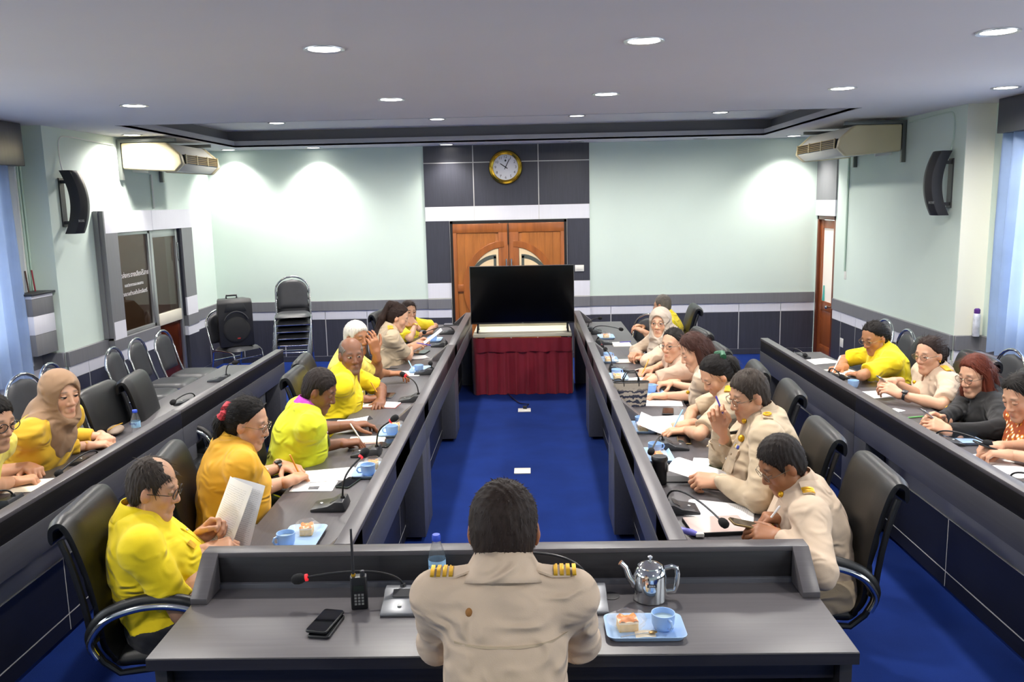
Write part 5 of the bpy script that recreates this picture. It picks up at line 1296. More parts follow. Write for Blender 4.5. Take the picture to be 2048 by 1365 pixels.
person('woman with glasses in rosy khaki jacket holding a red notebook', hd(1346, 690, 1.07), 222, 186, .06,
       {'l': dict(t=(1298, 752, D3+.02), pose='grip', dir=(-.9, .3, 0), hint=(.4, -.5, -1)), 'r': dict(t=(1287, 742, D3+.02), pose='pen', dir=(-.7, -.5, 0), hint=(.4, .5, -1))},
       c_pinkk, dict(style='bun', m=h_blk, t=.010, caps=[((0, -.10, .0), (0, -.125, -.02), .04, .04)]), 'fair', fem=True, pitch=6, hs=1.02, sc=1.07, build=1.12, sleeve='short', collar='lapel', glasses=m_spec, lids=.35, lod=1.15,
       extras=[watch(-1, m_wplast, None, .02), badge(-.075, -.07, m_gold), decal('brooch', .05, -.13, .025, .05, m_alum)])
person('woman in beige headscarf and glasses with clasped hands looking at the viewer', hd(1320, 646, 1.09), 244, 195, .08,
       {'l': dict(t=(1276, 716, D3+.02), pose='clasp', dir=(-.8, .4, .2), hint=(.4, -.5, -1)), 'r': dict(t=(1268, 708, D3+.05), pose='clasp', dir=(-.6, -.6, .3), hint=(.4, .5, -1))},
       c_khaki2, dict(style='none', m=h_blk), 'fair', fem=True, pitch=4, hs=1.00, sc=1.06, sleeve='long', collar=None, hijab=c_hij2, glasses=m_spec, lids=.3, lod=1.15)
person('grey haired man in yellow shirt mostly hidden behind the beige headscarf', hd(1324, 612, 1.38), 150, 172, .05,
       {},
       c_lem, dict(style='short', m=h_gry, t=.006), 'light', pitch=6, hs=0.96, sc=1.05, build=1.08, sleeve='short', collar='polo', lod=1.25)
# ---- outer right row
person('woman in bright yellow polo and glasses writing in a notebook', hd(1748, 676, 2.62), 202, 172, .12,
       {'r': dict(t=(1668, 738, D3+.01), pose='pen', dir=(-.8, -.5, 0), hint=(.4, .5, -1)), 'l': dict(t=(1712, 748, D3), pose='flat', dir=(-.4, .9, 0), hint=(.3, -.9, -.8))},
       c_yel, dict(style='bun', m=h_blk, t=.009, caps=[((0, -.095, -.02), (0, -.12, -.06), .035, .03)]), 'mid', fem=True, pitch=24, hs=1.03, sc=1.09, build=1.2, sleeve='short', collar='polo', glasses=m_spec, lids=.85, lod=1.1, belly=.03,
       extras=[watch(-1, m_steel, None, .02), earring, lambda c: MB().ell(tuple(c['H']((.0, -.125, .03))-c['origin']), .014, 8, 6).build('hair_clip', mat('pale_green_clip', 'cfe3b0', .5), c['root'])])
person('woman in khaki uniform with pink ribbon in her ponytail holding a phone', hd(1858, 710, 2.74), 205, 180, .05,
       {'l': dict(t=(1778, 778, DZ+.10), pose='phone', dir=(-.8, .4, .4), up=(0, -.6, .8), hint=(.4, -.5, -1)), 'r': dict(t=(1770, 762, DZ+.12), pose='pen', dir=(-.8, -.3, .1), hint=(.4, .5, -1))},
       c_khaki2, dict(style='pony', m=h_dk, t=.010, caps=[((0, -.10, .03), (0, -.135, .0), .03, .036), ((0, -.135, .0), (.01, -.12, -.2), .038, .03)]), 'fair', fem=True, pitch=10, hs=1.03, sc=1.09, build=1.1, sleeve='short', collar='lapel', glasses=m_spec, lids=.6, lod=1.1,
       extras=[epaulette(m_goldcl), watch(-1, m_black, m_black, .025), decal('name_tag', .07, -.12, .06, .02, m_black), decal('brooch', -.075, -.15, .05, .015, m_gold), badge(.06, -.08, m_gold), scrunchie((0, -.125, .015), mat('pink_ribbon', 'e3a9b4', .6), .022, .010), earring])
person('woman with reddish hair and glasses in black jacket looking at her phone', hd(1950, 752, 2.72), 200, 174, .10,
       {'l': dict(t=(1870, 850, DZ+.07), pose='phone', dir=(-.85, .3, .35), up=(0, -.6, .8), hint=(.4, -.5, -1)), 'r': dict(t=(1862, 832, DZ+.08), pose='phone', dir=(-.85, -.3, .35), up=(0, .6, .8), hint=(.4, .5, -1))},
       c_blk, dict(style='long', m=h_red, t=.015, caps=[((.066, -.02, .03), (.078, .0, -.12), .034, .04), ((-.066, -.02, .03), (-.078, .0, -.12), .034, .04), ((.075, .0, -.12), (.08, .02, -.24), .04, .03), ((-.075, .0, -.12), (-.08, .02, -.24), .04, .03), ((0, -.09, .0), (0, -.11, -.22), .066, .065), ((0, -.11, -.2), (0, -.06, -.3), .07, .05)]), 'fair', fem=True, pitch=16, hs=1.03, sc=1.09, build=1.12, sleeve='long', collar='lapel', glasses=m_spec, lids=.75, lod=1.1,
       extras=[lambda c: c['patch']('inner_shirt', 0, -.12, .05, .16, c_gold, lift=.006), decal('lettering_patch', -.10, -.19, .05, .010, m_goldcl)])
person('woman in orange and brown patterned blouse at the right edge looking down', hd(2042, 795, 2.64), 196, 172, .08,
       {'l': dict(t=(1985, 905, DZ+.06), pose='phone', dir=(-.9, .2, .1), hint=(.4, -.5, -1)), 'r': dict(t=(1975, 893, DZ+.07), pose='pen', dir=(-.9, -.3, .1), hint=(.4, .5, -1))},
       c_print, dict(style='long', m=h_blk, t=.013, caps=[((0, -.09, .0), (0, -.10, -.2), .06, .05), ((.06, -.03, .0), (.065, -.03, -.14), .03, .03), ((-.06, -.03, .0), (-.065, -.03, -.14), .03, .03)]), 'fair', fem=True, pitch=24, hs=1.03, sc=1.09, build=1.05, sleeve='short', collar='polo', lids=.85, lod=1.1)

# a black office chair under each of them
for lab, c in CAST:
    f = c['f']; q = c['P']+f*(.12 if (c['N']-c['P']).dot(f) > .03 else .05); w = lab.split(' ')
    short = {'man in khaki uniform seen from behind, seated at the head desk': 'the man at the head desk'}.get(lab, 'the '+lab)
    for cutw in (' reading', ' writing', ' looking', ' rubbing', ' resting', ' tapping', ' thinking', ' holding', ' mostly', ' with folded', ' with clasped', ' and glasses', ', her', ' at the', ' with pink'):
        i = short.find(cutw)
        if i > 0 and short != 'the man at the head desk': short = short[:i]
    used = [o.get('label', '') for o in COL.objects if o.name.startswith('office_chair')]
    L = 'black leather office chair under '+short
    if L in used: L += ', the farther one'
    oc_ = office_chair(q[0], q[1], (lambda a_: (0 if abs(a_) < 1 else (PI if a_ > 0 else -PI))*.65+a_*.35 if abs(abs(a_)-PI/2) > .6 else a_)(math.atan2(f[1], f[0]))-PI/2, L)
    if short == 'the man at the head desk': oc_.scale = (1, 1, .90)
# ================================================================ empty office chairs and stacking chairs
def cpos(px, py, z): p = atZ(px, py, z); return p[0], p[1]
x, y = cpos(268, 752, .98); office_chair(x+.36, y, -PI/2+.15, 'empty black office chair beside the small water bottle, right of the brown headscarf')
x, y = cpos(188, 778, .98); office_chair(x+.36, y, -PI/2, 'empty black office chair directly right of the brown headscarf')
for px, py, lab, a in ((227, 695, 'leftmost of the three stacking chairs below the glazed screen', .1), (272, 677, 'middle of the three stacking chairs below the glazed screen', .05), (323, 662, 'stacking chair in front of the glazed door, nearest the loudspeaker', 0), (37, 751, 'stacking chair behind the brown headscarf, at the left frame edge', -.1), (101, 727, 'stacking chair peeping out above the brown headscarf', .1)):
    p = atZ(px, py, .89); stack_chair(p[0]+.30, p[1], -PI/2+a, lab)
for px, py, lab, a in ((1772, 640, 'stacking chair against the right wall behind the writing woman in yellow', 0), (1815, 660, 'stacking chair between the yellow polo and the pink ribbon ponytail', -.05), (2027, 700, 'stacking chair at the right window behind the reddish haired woman', 0)):
    p = atZ(px, py, .89); stack_chair(p[0]-.30, p[1], PI/2+a, lab)
p = atZ(1273, 632, .89); stack_chair(p[0]-.05, p[1]-.1, PI*.75, 'stacking chair at the far end of the inner right desks')
# chair carrying the loudspeaker, and the stack of chairs beside it
stack_chair(-3.55, 10.05, -PI/2-.55, 'stacking chair carrying the black portable loudspeaker')
ords = ('lowest', 'second lowest', 'middle', 'second highest', 'topmost')
for i in range(5): stack_chair(-2.98+.012*i, 10.42-.02*i, PI+.12+.03*i, '%s stacking chair of the tall stack by the far wall' % ords[i], z=.088*i)
pa = empty('portable_loudspeaker', (-3.58, 10.05, .478), 0, 'black portable loudspeaker with round grille standing on a chair', 'loudspeaker'); pa.rotation_euler = (0, 0, .55)
prof = [(-.17, 0), (.13, 0), (.19, .10), (.19, .42), (.13, .50), (.07, .565), (-.13, .565), (-.17, .52)]
mb = MB(); vs = []
W0, W1 = .20, .15
for (yy, zz) in prof: vs.append((-W0 if yy < 0.05 else -W1, yy, zz))
for (yy, zz) in prof: vs.append((W0 if yy < 0.05 else W1, yy, zz))
n = len(prof); mb.add(vs, [tuple(range(n)), tuple(range(n, 2*n))]+[(i, (i+1) % n, (i+1) % n+n, i+n) for i in range(n)])
mb.build('cabinet', mat('speaker_shell', '1b1b1e', .5, bump=(300, .4, .002)), pa, bevel=.012)
RX90 = Matrix.Rotation(PI/2, 4, 'X')
mb = MB().lathe([(.0, .004), (.125, .012), (.15, .004), (.158, 0)], 36, caps=False); mb.xf(Matrix.Translation((0, -.172, .20)) @ RX90); mb.build('woofer_grille', mat('black_grille', '0e0e10', .45, bump=(700, .8, .003)), pa)
mb = MB().prism([(-.13, .42), (.13, .42), (.09, .52), (-.09, .52)], -.176, -.171, 'y'); mb.build('horn', m_black, pa, bevel=.004)
MB().tube([(.15*math.cos(t), -.18, .25+.17*math.sin(t)) for t in np.linspace(.45, PI-.45, 14)], .010, 8).build('arch_moulding', m_black2, pa)
MB().box(.0, .035, -.187, -.182, .095, .108).build('badge', mat('red_badge', 'a02a22', .4), pa)
MB().tube([(-.06, .0, .565), (-.06, .0, .60), (.06, .0, .60), (.06, .0, .565)], .012, 8).build('handle', m_black2, pa)
# ================================================================ things on the desks
def on(px, py, m=.02):
    x, y, _ = map(float, atZ(px, py, DZ))
    if y < 3.0: y = min(y, 2.935-m)
    elif x < -2: x = min(x, -2.285-m)
    elif x < 0: x = min(x, -.755-m)
    elif x < 1.6: x = max(x, .565+m)
    else: x = max(x, 2.125+m)
    if m > .07 and y > 3.0:      # keep clear of the ledge wings at the desk joints
        k = .20 if m > .09 else .13
        for j in ((5.262, 7.522) if abs(x) < 1.6 else ((5.18,) if x < 0 else (5.33,))):
            if abs(y-j) < k: y = j+(k if y > j else -k)
    return (x, y, DZ+.0008)
LROW, RROW = -PI/2, PI/2
m_mic = mat('mic_base_plastic', '34363a', .4); m_mic2 = mat('mic_silver_plastic', '7b7d82', .35, .3); m_foam = mat('mic_foam', '141416', .95, bump=(500, .8, .003)); m_redr = mat('mic_red_ring', 'd0303a', .4, emit=('ff2a30', .6))
def mic(label, base, rz, head, hz, light=False, red=False, rootoff=.055, arch=.05):
    b = on(*base, .08); e = empty('conference_microphone', b, rz, label, 'microphone', 'desk conference microphones')
    w = .062
    MB().prism([(-.085, 0), (.07, 0), (.078, .006), (.066, .046), (.03, .046), (-.005, .026), (-.045, .02), (-.085, .012)], -w, w, 'x').build('base', m_mic2 if light else m_mic, e, bevel=.004)
    MB().prism([(.0, .031), (.028, .0462), (.03, .0475), (.0, .0325)], -.03, .03, 'x').build('speaker_slots', m_black2, e)
    MB().lathe([(.008, .0), (.008, .004), (.005, .006)], 12, (0, -.045, .0195)).build('button', m_alum, e)
    M_ = Matrix.Rotation(-rz, 4, 'Z'); h = atZ(head[0], head[1], DZ+hz); hl = M_ @ Vector((h[0]-b[0], h[1]-b[1], h[2]-b[2]))
    r0 = Vector((0.0 if True else 0, rootoff, .044)); d = hl-r0
    c1 = r0+Vector((0, 0, max(arch, hz*.55))); pts = []
    for i in range(15):
        t = i/14; pts.append((1-t)**3*r0+3*(1-t)**2*t*c1+3*(1-t)*t*t*(r0+d*.45+Vector((0, 0, arch)))+t**3*hl)
    nk = MB().tube([tuple(q) for q in pts], .0045, 8).build('gooseneck', m_black, e)
    MB().lathe([(.012, 0), (.009, .012)], 12, tuple(r0)).build('collar', m_black, e)
    dr = (pts[-1]-pts[-3]).normalized(); q = dr.to_track_quat('Z', 'Y').to_matrix().to_4x4()
    mb = MB().lathe([(.004, -.002), (.012, .003), (.0175, .015), (.019, .028), (.0165, .042), (.009, .05), (.001, .052)], 16); mb.xf(Matrix.Translation(pts[-1]) @ q); mb.build('foam_windscreen', m_foam, nk)
    if red: mb = MB().lathe([(.010, -.006), (.0125, -.006), (.0125, .003), (.010, .003)], 16); mb.xf(Matrix.Translation(pts[-1]) @ q); mb.build('light_ring', m_redr, nk)
    return e
mic('microphone nearest the front on the inner left desk, beside the golden polo', (663, 1016), LROW, (722, 914), .22, red=True)
mic('microphone in front of the golden polo with the lit red ring', (735, 910), LROW, (782, 842), .20, red=True)
mic('microphone in front of the man in the lime shirt', (822, 802), LROW, (811, 752), .17, red=True)
mic('microphone between the white haired man and the ponytail uniform', (850, 748), LROW, (861, 726), .13)
mic('microphone before the ponytail woman near the ledge', (880, 693), LROW, (890, 701), .05)
mic('farthest microphone of the inner left desks with long neck', (895, 668), LROW, (852, 664), .08)
mic('microphone farthest along the outer left desk', (440, 762), LROW, (464, 727), .14)
mic('microphone lying low at the middle of the outer left desk', (376, 808), LROW, (350, 802), .08)
mic('microphone in front of the brown headscarf on the outer left desk', (178, 925), LROW, (122, 943), .09)
mic('microphone at the left edge before the folded hands', (6, 1012), LROW, (-70, 1010), .10)
mic('farthest microphone of the inner right desks', (1187, 662), RROW, (1197, 637), .12)
mic('second farthest right microphone pointing at the beige headscarf', (1197, 668), RROW, (1238, 658), .08)
mic('right microphone with a red ring near the far ledge', (1207, 688), RROW, (1204, 692), .06, red=True)
mic('right microphone in front of the red notebook', (1237, 742), RROW, (1212, 700), .14)
mic('right microphone behind the patterned handbag', (1262, 786), RROW, (1225, 762), .12)
mic('right microphone beside the paper sheaf of the green clip woman', (1345, 897), RROW, (1304, 900), .10)
mic('right microphone nearest the front, bent towards the tablet', (1358, 1022), RROW, (1440, 1040), .10, arch=.09)
mic('microphone farthest along the outer right desk', (1598, 716), RROW, (1608, 709), .08)
mic('microphone lying by the open notebook of the outer right desk', (1672, 757), RROW, (1680, 750), .04)
mic('microphone in front of the patterned blouse', (1890, 888), RROW, (1967, 884), .09)
mic('microphone at the right frame edge', (2042, 975), RROW, (2120, 975), .09)
mic('silver microphone left of the man at the head desk', (803, 1212), 0, (612, 1156), .10, light=True, red=True, arch=.06)
mic('silver microphone right of the man at the head desk', (1178, 1208), 0, (1063, 1106), .15, light=True, arch=.06)
# ---- trays, cups, wrapped cakes
m_tray = mat('light_blue_plastic', 'a9c9ee', .35); m_cup = mat('blue_cup_plastic', '9fc0ec', .3); m_tea = mat('pale_tea', 'b9cfd2', .1); m_cake = mat('sponge_cake', 'e3bd7c', .9, noise=(60, .15)); m_top2 = mat('orange_jelly', 'f08a1c', .3, noise=(30, .15)); m_wrap = mat('clear_wrap', 'ffffff', .1, alpha=.18, spec=.8); m_cream = mat('cream_layer', 'f3dcb6', .8)
def rrect(w, d, r, n=5):
    out = []
    for cx, cy, a in ((w-r, d-r, 0), (-w+r, d-r, 90), (-w+r, -d+r, 180), (w-r, -d+r, 270)):
        for i in range(n+1): t = math.radians(a+90*i/n); out.append((cx+r*math.cos(t), cy+r*math.sin(t)))
    return out
def tray_mesh():
    mb = MB(); rings = [(rrect(.115, .072, .02), .001), (rrect(.128, .083, .026), .018), (rrect(.125, .080, .024), .018), (rrect(.113, .070, .019), .005)]
    vs = [(x, y, z) for r, z in rings for x, y in r]; n = len(rings[0][0])
    fs = [(k*n+i, k*n+(i+1) % n, (k+1)*n+(i+1) % n, (k+1)*n+i) for k in range(3) for i in range(n)]+[tuple(range(n))[::-1], tuple(range(3*n, 4*n))]
    return mb.add(vs, fs).mesh('tray', m_tray, ang=50)
TRAY = tray_mesh()
CUPB = MB().lathe([(.024, 0), (.029, .003), (.036, .02), (.0385, .056), (.036, .056), (.0335, .02), (.026, .008), (.001, .007)], 28, caps=False).mesh('cup_body', m_cup)
CUPH = MB().tube([(.036, 0, .047), (.052, 0, .046), (.058, 0, .032), (.050, 0, .018), (.034, 0, .016)], .0045, 8).mesh('handle', m_cup)
CUPL = MB().lathe([(.0355, .038), (.001, .038)], 24, caps=False).mesh('drink', m_tea)
CK1 = MB().prism(rrect(.032, .026, .004, 2), 0, .026, 'z').mesh('sponge', m_cake); CK2 = MB().prism(rrect(.0325, .0265, .004, 2), .026, .033, 'z').mesh('cream', m_cream)
CK3 = MB().grid(lambda u, v: ((u-.5)*.064, (v-.5)*.052, .040+.006*math.sin(u*9)*math.cos(v*7)-.008*max(abs(2*u-1), abs(2*v-1))**4), 8, 8).mesh('orange_topping', m_top2)
def wrapfn(u, v):
    a = 2*PI*u; k = 1.02+.13*math.sin(5*a)+.08*math.sin(11*a+v*4); r = (.02+.032*math.sin(PI*(.1+.8*v)))*k; return (r*math.cos(a)*1.15, r*math.sin(a), .002+.054*v)
CK4 = MB().grid(wrapfn, 30, 6).mesh('wrapper', m_wrap)
def cup(p, rz, label, dz=0): 
    e = empty('blue_cup', (p[0], p[1], p[2]+dz), rz, label, 'cup', 'light blue cups'); put('cup_body', CUPB, e); put('handle', CUPH, e); put('drink', CUPL, e); return e
def cake(p, rz, label, dz=0):
    e = empty('wrapped_cake', (p[0], p[1], p[2]+dz), rz, label, 'cake', 'orange topped cakes in clear wrap')
    for n_, m_ in (('sponge', CK1), ('cream', CK2), ('orange_topping', CK3), ('wrapper', CK4)): put(n_, m_, e)
    return e
def snack(px, py, rz, where, ck=True, cp=True, scale=1.0):
    p = on(px, py, .104); t = put('serving_tray', TRAY, None, p, rz); tag(t, 'light blue tray %s' % where, 'tray', 'light blue serving trays')
    M_ = Matrix.Rotation(rz, 3, 'Z'); dz = .0055
    if ck: q = M_ @ Vector((-.055, .005, 0)); cake((p[0]+q.x, p[1]+q.y, p[2]), rz+.1, 'orange topped cake on the tray %s' % where, dz)
    if cp: q = M_ @ Vector((.06, .0, 0)); cup((p[0]+q.x, p[1]+q.y, p[2]), rz-1.2, 'blue cup on the tray %s' % where, dz)
    return p
p = snack(1289, 1262, 0, 'beside the steel kettle on the head desk')
# spoon and napkin on that tray
tag(MB().grid(lambda u, v: (-.035+.08*u, -.062+.045*v+.01*u, .0066+.002*math.sin(u*5)), 6, 3).build('napkin', mat('cream_napkin', 'e8dcc4', .8), None, loc=p), 'small cream napkin on the tray beside the kettle', 'napkin')
sp = empty('teaspoon', (p[0]-.02, p[1]-.046, p[2]+.0115), .25, 'small steel teaspoon on the napkin beside the kettle', 'spoon')
MB().tube([(-.065, 0, 0), (-.01, 0, .002), (.03, 0, .001)], [.0022, .0016, .0018], 6).build('handle', m_steel, sp); MB().ell((.043, 0, .001), (.016, .010, .0025), 12, 6).build('bowl', mat('bronze_spoon', 'a98a5a', .3, .9), sp)
snack(605, 1080, LROW, 'behind the head desk ledge at the left', True, False); cup(on(573, 1092), -2.4, 'blue cup just behind the head desk ledge')
tag(MB().lathe([(.012, 0), (.012, .022), (.009, .024)], 14).build('bottle_cap', m_wplast, None, loc=on(494, 1097)), 'small white cap on the desk by the reading man', 'cap')
snack(742, 945, LROW, 'beside the phone of the golden polo woman'); snack(797, 860, LROW, 'at the ledge before the lime shirt')
snack(840, 742, LROW, 'before the white haired man', False, True); snack(868, 682, LROW, 'before the ponytail uniform woman', False, True)
snack(1212, 676, RROW, 'at the far end of the inner right desks', True, False); snack(1206, 717, RROW, 'in front of the beige headscarf'); snack(1228, 757, RROW, 'by the yellow envelope')
snack(1275, 845, RROW, 'by the green clip woman'); snack(1303, 915, RROW, 'behind the black tumbler'); snack(1305, 790, RROW, 'before the long loose hair', False, True)
cup(on(1706, 776), .5, 'blue cup on the outer right desk near the notebook'); snack(1920, 880, RROW, 'in front of the black jacket', False, True)
# ---- paper
m_paper = mat('white_paper', 'f0f0ee', .7); m_cardp = mat('ivory_paper', 'efe9d6', .7)
def printed(name, rows=150.0, dens=.5):
    m = bpy.data.materials.new(name); m.use_nodes = True; nt = m.node_tree; N_ = nt.nodes; L_ = nt.links; b = N_['Principled BSDF']; b.inputs['Roughness'].default_value = .7
    tc = N_.new('ShaderNodeTexCoord'); sx = N_.new('ShaderNodeSeparateXYZ'); L_.new(tc.outputs['UV'], sx.inputs[0])
    def mth(op, a, bb, cl=False):
        k = N_.new('ShaderNodeMath'); k.operation = op
        for i, v in enumerate((a, bb)):
            if isinstance(v, (int, float)): k.inputs[i].default_value = v
            else: L_.new(v, k.inputs[i])
        return k.outputs[0]
    row = mth('FRACT', mth('MULTIPLY', sx.outputs[1], 34), 0); line = mth('MULTIPLY', mth('GREATER_THAN', row, .35), mth('LESS_THAN', row, .72))
    mp = N_.new('ShaderNodeMapping'); mp.inputs['Scale'].default_value = (90, 34, 1); L_.new(tc.outputs['UV'], mp.inputs[0]); nz = N_.new('ShaderNodeTexNoise'); nz.inputs['Scale'].default_value = 1; L_.new(mp.outputs[0], nz.inputs[0])
    word = mth('GREATER_THAN', nz.outputs[0], .46)
    mar = mth('MULTIPLY', mth('MULTIPLY', mth('GREATER_THAN', sx.outputs[0], .12), mth('LESS_THAN', sx.outputs[0], .88)), mth('MULTIPLY', mth('GREATER_THAN', sx.outputs[1], .08), mth('LESS_THAN', sx.outputs[1], .92)))
    k = mth('MULTIPLY', mth('MULTIPLY', line, word), mth('MULTIPLY', mar, dens)); mx = N_.new('ShaderNodeMix'); mx.data_type = 'RGBA'; mx.inputs[6].default_value = (.86, .86, .86, 1); mx.inputs[7].default_value = (.08, .08, .1, 1); L_.new(k, mx.inputs[0]); L_.new(mx.outputs[2], b.inputs['Base Color'])
    return m
m_print = printed('printed_paper', dens=.33)
def sheet_mesh(fn, nu, nv, m, th=.0006):
    mb = MB().grid(fn, nu, nv); me = mb.mesh('sheet', m, ang=80)
    uv = me.uv_layers.new(name='UVMap'); W_ = nv+1
    for l in me.loops: i = l.vertex_index; uv.data[l.index].uv = ((i//W_)/nu, (i % W_)/nv)
    return me
def sheet(px, py, rz, label, curl=.0, m=None, w=.21, h=.297, n=3, dz=.0):
    p = on(px, py); s1, s2 = random.uniform(0, 3), random.uniform(.5, 1.4)
    me = sheet_mesh(lambda u, v: ((u-.5)*w, (v-.5)*h, .0016+dz+curl*max(0, v-.6)**2*1.6+.0022*(1+math.sin(u*2.4*s2+s1))*u*(1-v)), 6, 8, m or m_print)
    o = put('paper_sheet', me, None, p, rz); tag(o, label, 'paper')
    if n > 1:
        for k in range(n-1):
            a = random.uniform(-.06, .06); c_ = put('page', sheet_mesh(lambda u, v: ((u-.5)*w, (v-.5)*h, .0005+.0004*k), 2, 2, m_paper), o); c_.rotation_euler = (0, 0, a)
    return o
def solid_sheet(c, right, up, w, h, label, bend=.03, name='paper_sheet', m=None):
    """a sheet held in the air: centre c, right/up vectors"""
    r = unit(right); u_ = unit(np.asarray(up, float)-r*np.dot(up, r)); n_ = np.cross(r, u_)
    me = sheet_mesh(lambda a, b: tuple((a-.5)*w*r+(b-.5)*h*u_+n_*bend*(math.sin(a*PI)-.5+.4*(b-.5)**2)), 10, 10, m or m_print)
    o = put(name, me, None, tuple(c)); return tag(o, label, 'paper')
Lr, Rr = LROW, RROW
sheet(652, 952, Lr+.25, 'printed sheet under the writing hand of the golden polo woman'); bk_ = sheet(628, 974, Lr+.05, 'printed booklet with a small photo nearest the golden polo woman', n=4, w=.15, h=.21)
MB().box(.01, .05, -.02, .03, .003, .0045).build('picture', mat('grey_photo_print', '55565c', .6, noise=(60, .5)), bk_)
cR = on(712, 860)
solid_sheet((cR[0]-.02, cR[1]+.03, DZ+.035), (0, -1, 0), (1, .05, .12), .24, .20, 'curled printed pages in front of the man in the lime shirt', .05)
sheet(806, 748, Lr, 'white sheet under the forearm of the white haired man', m=m_paper); sheet(832, 716, Lr+.4, 'white sheet with orange edge near the ponytail uniform woman', m=m_paper, w=.16, h=.22)
solid_sheet(atX(866, 672, -.88), (.1, -1, .05), (.75, .0, .55), .15, .20, 'white sheet held up by the ponytail uniform woman', .02, m=m_paper)
c1 = atY(456, 1030, 3.30); solid_sheet(c1, (.7, -.7, 0), (.45, .15, .85), .20, .285, 'front printed sheet held by the reading man in yellow', .012); solid_sheet(c1+V3(.05, .02, -.005), (.9, -.4, -.1), (.55, .1, .8), .17, .27, 'back printed sheet held by the reading man in yellow', -.015)
solid_sheet((-.17, 2.60, DZ+.10), (1, .1, 0), (0, .45, 1), .15, .21, 'white document held up by the man at the head desk', .012)
sheet(1440, 1022, Rr-.35, 'printed sheet behind the tablet on the inner right desk'); sheet(1330, 842, Rr+.1, 'printed sheets by the patterned handbag, under a phone', n=4); sheet(1320, 806, Rr-.1, 'white papers in front of the loose haired woman', n=3)
solid_sheet((on(1320, 862)[0], on(1320, 862)[1], DZ+.04), (.2, 1, .0), (-1, .1, .35), .21, .26, 'curling printed sheet lifted by the green clip woman', .05)
sheet(1356, 854, Rr, 'white pad under the writing hand of the green clip woman', m=m_paper, w=.16, h=.22)
c2 = atZ(1398, 940, DZ+.06); solid_sheet(c2, (.5, .9, .05), (-1, .35, .16), .20, .27, 'folded printed sheets held by the thinking man', .02)
sheet(1280, 762, Rr+.2, 'white sheet beside the yellow envelope', m=m_print)
sheet(1636, 724, Rr+.3, 'white sheet at the far end of the outer right desk', m=m_paper); sheet(1752, 790, Rr+.2, 'printed sheet before the pink ribbon woman'); sheet(1860, 865, Rr+.3, 'ivory card in front of the black jacket', m=m_cardp, w=.15, h=.21); sheet(1790, 822, Rr+.5, 'small folded paper on the outer right desk', m=m_paper, w=.08, h=.10)
sheet(1965, 920, Rr+.2, 'white booklet before the patterned blouse', m=m_paper, n=4, w=.17, h=.24); sheet(2010, 945, Rr+.35, 'printed sheet at the right frame edge'); sheet(70, 972, Lr+.15, 'white pad under the folded hands at the left edge', m=m_cardp, n=5)
# ---- notebooks
def notebook(px, py, rz, label, cover, w=.15, h=.21, spiral=False, open_=True, ruled=m_cardp):
    e = empty('notebook', on(px, py), rz, label, 'notebook', None); k = 2 if open_ else 1; W_ = w*k
    MB().box(-W_/2-.003, W_/2+.003, -h/2-.003, h/2+.003, 0, .003).build('cover', cover, e, bevel=.001)
    for i in range(k):
        x0 = -W_/2+w*i+(.002 if i else 0); sgn = -1 if i == 0 else 1
        MB().grid(lambda u, v: (x0+(w-.002)*u, -h/2+h*v, .0115-.006*abs((u if sgn > 0 else 1-u)-.25)), 6, 2, thick=(0, 0, -.007)).build('page_block', ruled, e, ang=60)
    if spiral:
        for j in range(16):
            y = -h/2+.012+(h-.024)*j/15; MB().tube([(.007*math.cos(t), y, .009+.007*math.sin(t)) for t in np.linspace(0, 2*PI, 11)[:-1]], .0011, 5, closed=True).build('ring', m_steel, e)
    return e
notebook(760, 812, Lr+1.45, 'open spiral notebook with red cover in front of the balding man', mat('red_cover', 'b0453a', .5), .13, .15, True, ruled=m_paper)
notebook(735, 882, Lr+.1, 'pink covered notebook under the hand of the lime shirt man', mat('pink_cover', 'c9a29a', .5), .15, .21, False, False)
notebook(1688, 747, Rr+.2, 'open ivory diary of the writing woman in yellow', mat('blue_cover', '3a3f86', .5), .14, .20)
notebook(1243, 690, Rr, 'open white notebook near the far end of the inner right desks', mat('grey_cover', 'bdb5a8', .5), .12, .17, ruled=m_paper)
notebook(1252, 724, Rr, 'closed pale notebook in front of the beige headscarf', mat('dark_cover', '4a2a2a', .5), .14, .19, False, False)
nb = notebook(1425, 938, Rr-.25, 'open white diary under the papers of the thinking man', mat('black_cover', '1a1a1c', .5), .15, .21, ruled=m_paper)
nbr = notebook(1295, 748, Rr+.5, 'red notebook held by the woman in the rosy jacket', mat('crimson_cover', '8f1f2a', .5), .12, .17, False, False); nbr.location.z += .02; nbr.rotation_euler = (.25, .35, Rr+.5)
# ---- phones, tablets, pens
m_screen = mat('phone_screen', '0a0b0e', .08); m_case = mat('phone_case', '1c1d20', .4)
def phone(p, rz, label, w=.075, h=.155, case=m_case, scr=m_screen, tilt=None, name='smartphone', th=.009):
    e = empty(name, p, rz, label, 'phone' if name == 'smartphone' else 'tablet')
    MB().prism(rrect(w/2, h/2, .011), 0, th, 'z').build('casing', case, e, bevel=.002, segs=1); MB().prism(rrect(w/2-.003, h/2-.003, .009), th, th+.0006, 'z').build('screen', scr, e)
    if tilt: e.rotation_euler = (tilt[0], tilt[1], rz)
    return e
phone(on(651, 1252), -.20, 'upper smartphone lying on the head desk'); bpy.context.view_layer.update()
pp = [o for o in COL.objects if o.name == 'smartphone'][0]; pp.location.z += .0105
phone(on(653, 1256), -.14, 'lower smartphone under another phone on the head desk')
phone(on(697, 968), Lr+1.3, 'dark green smartphone beside the golden polo woman\'s papers', case=mat('green_case', '20302c', .4)); phone(on(778, 793), Lr+1.5, 'smartphone with a shiny case above the spiral notebook', case=m_steel); phone(on(771, 889), Lr+1.4, 'black smartphone beside the lime shirt man\'s notebook')
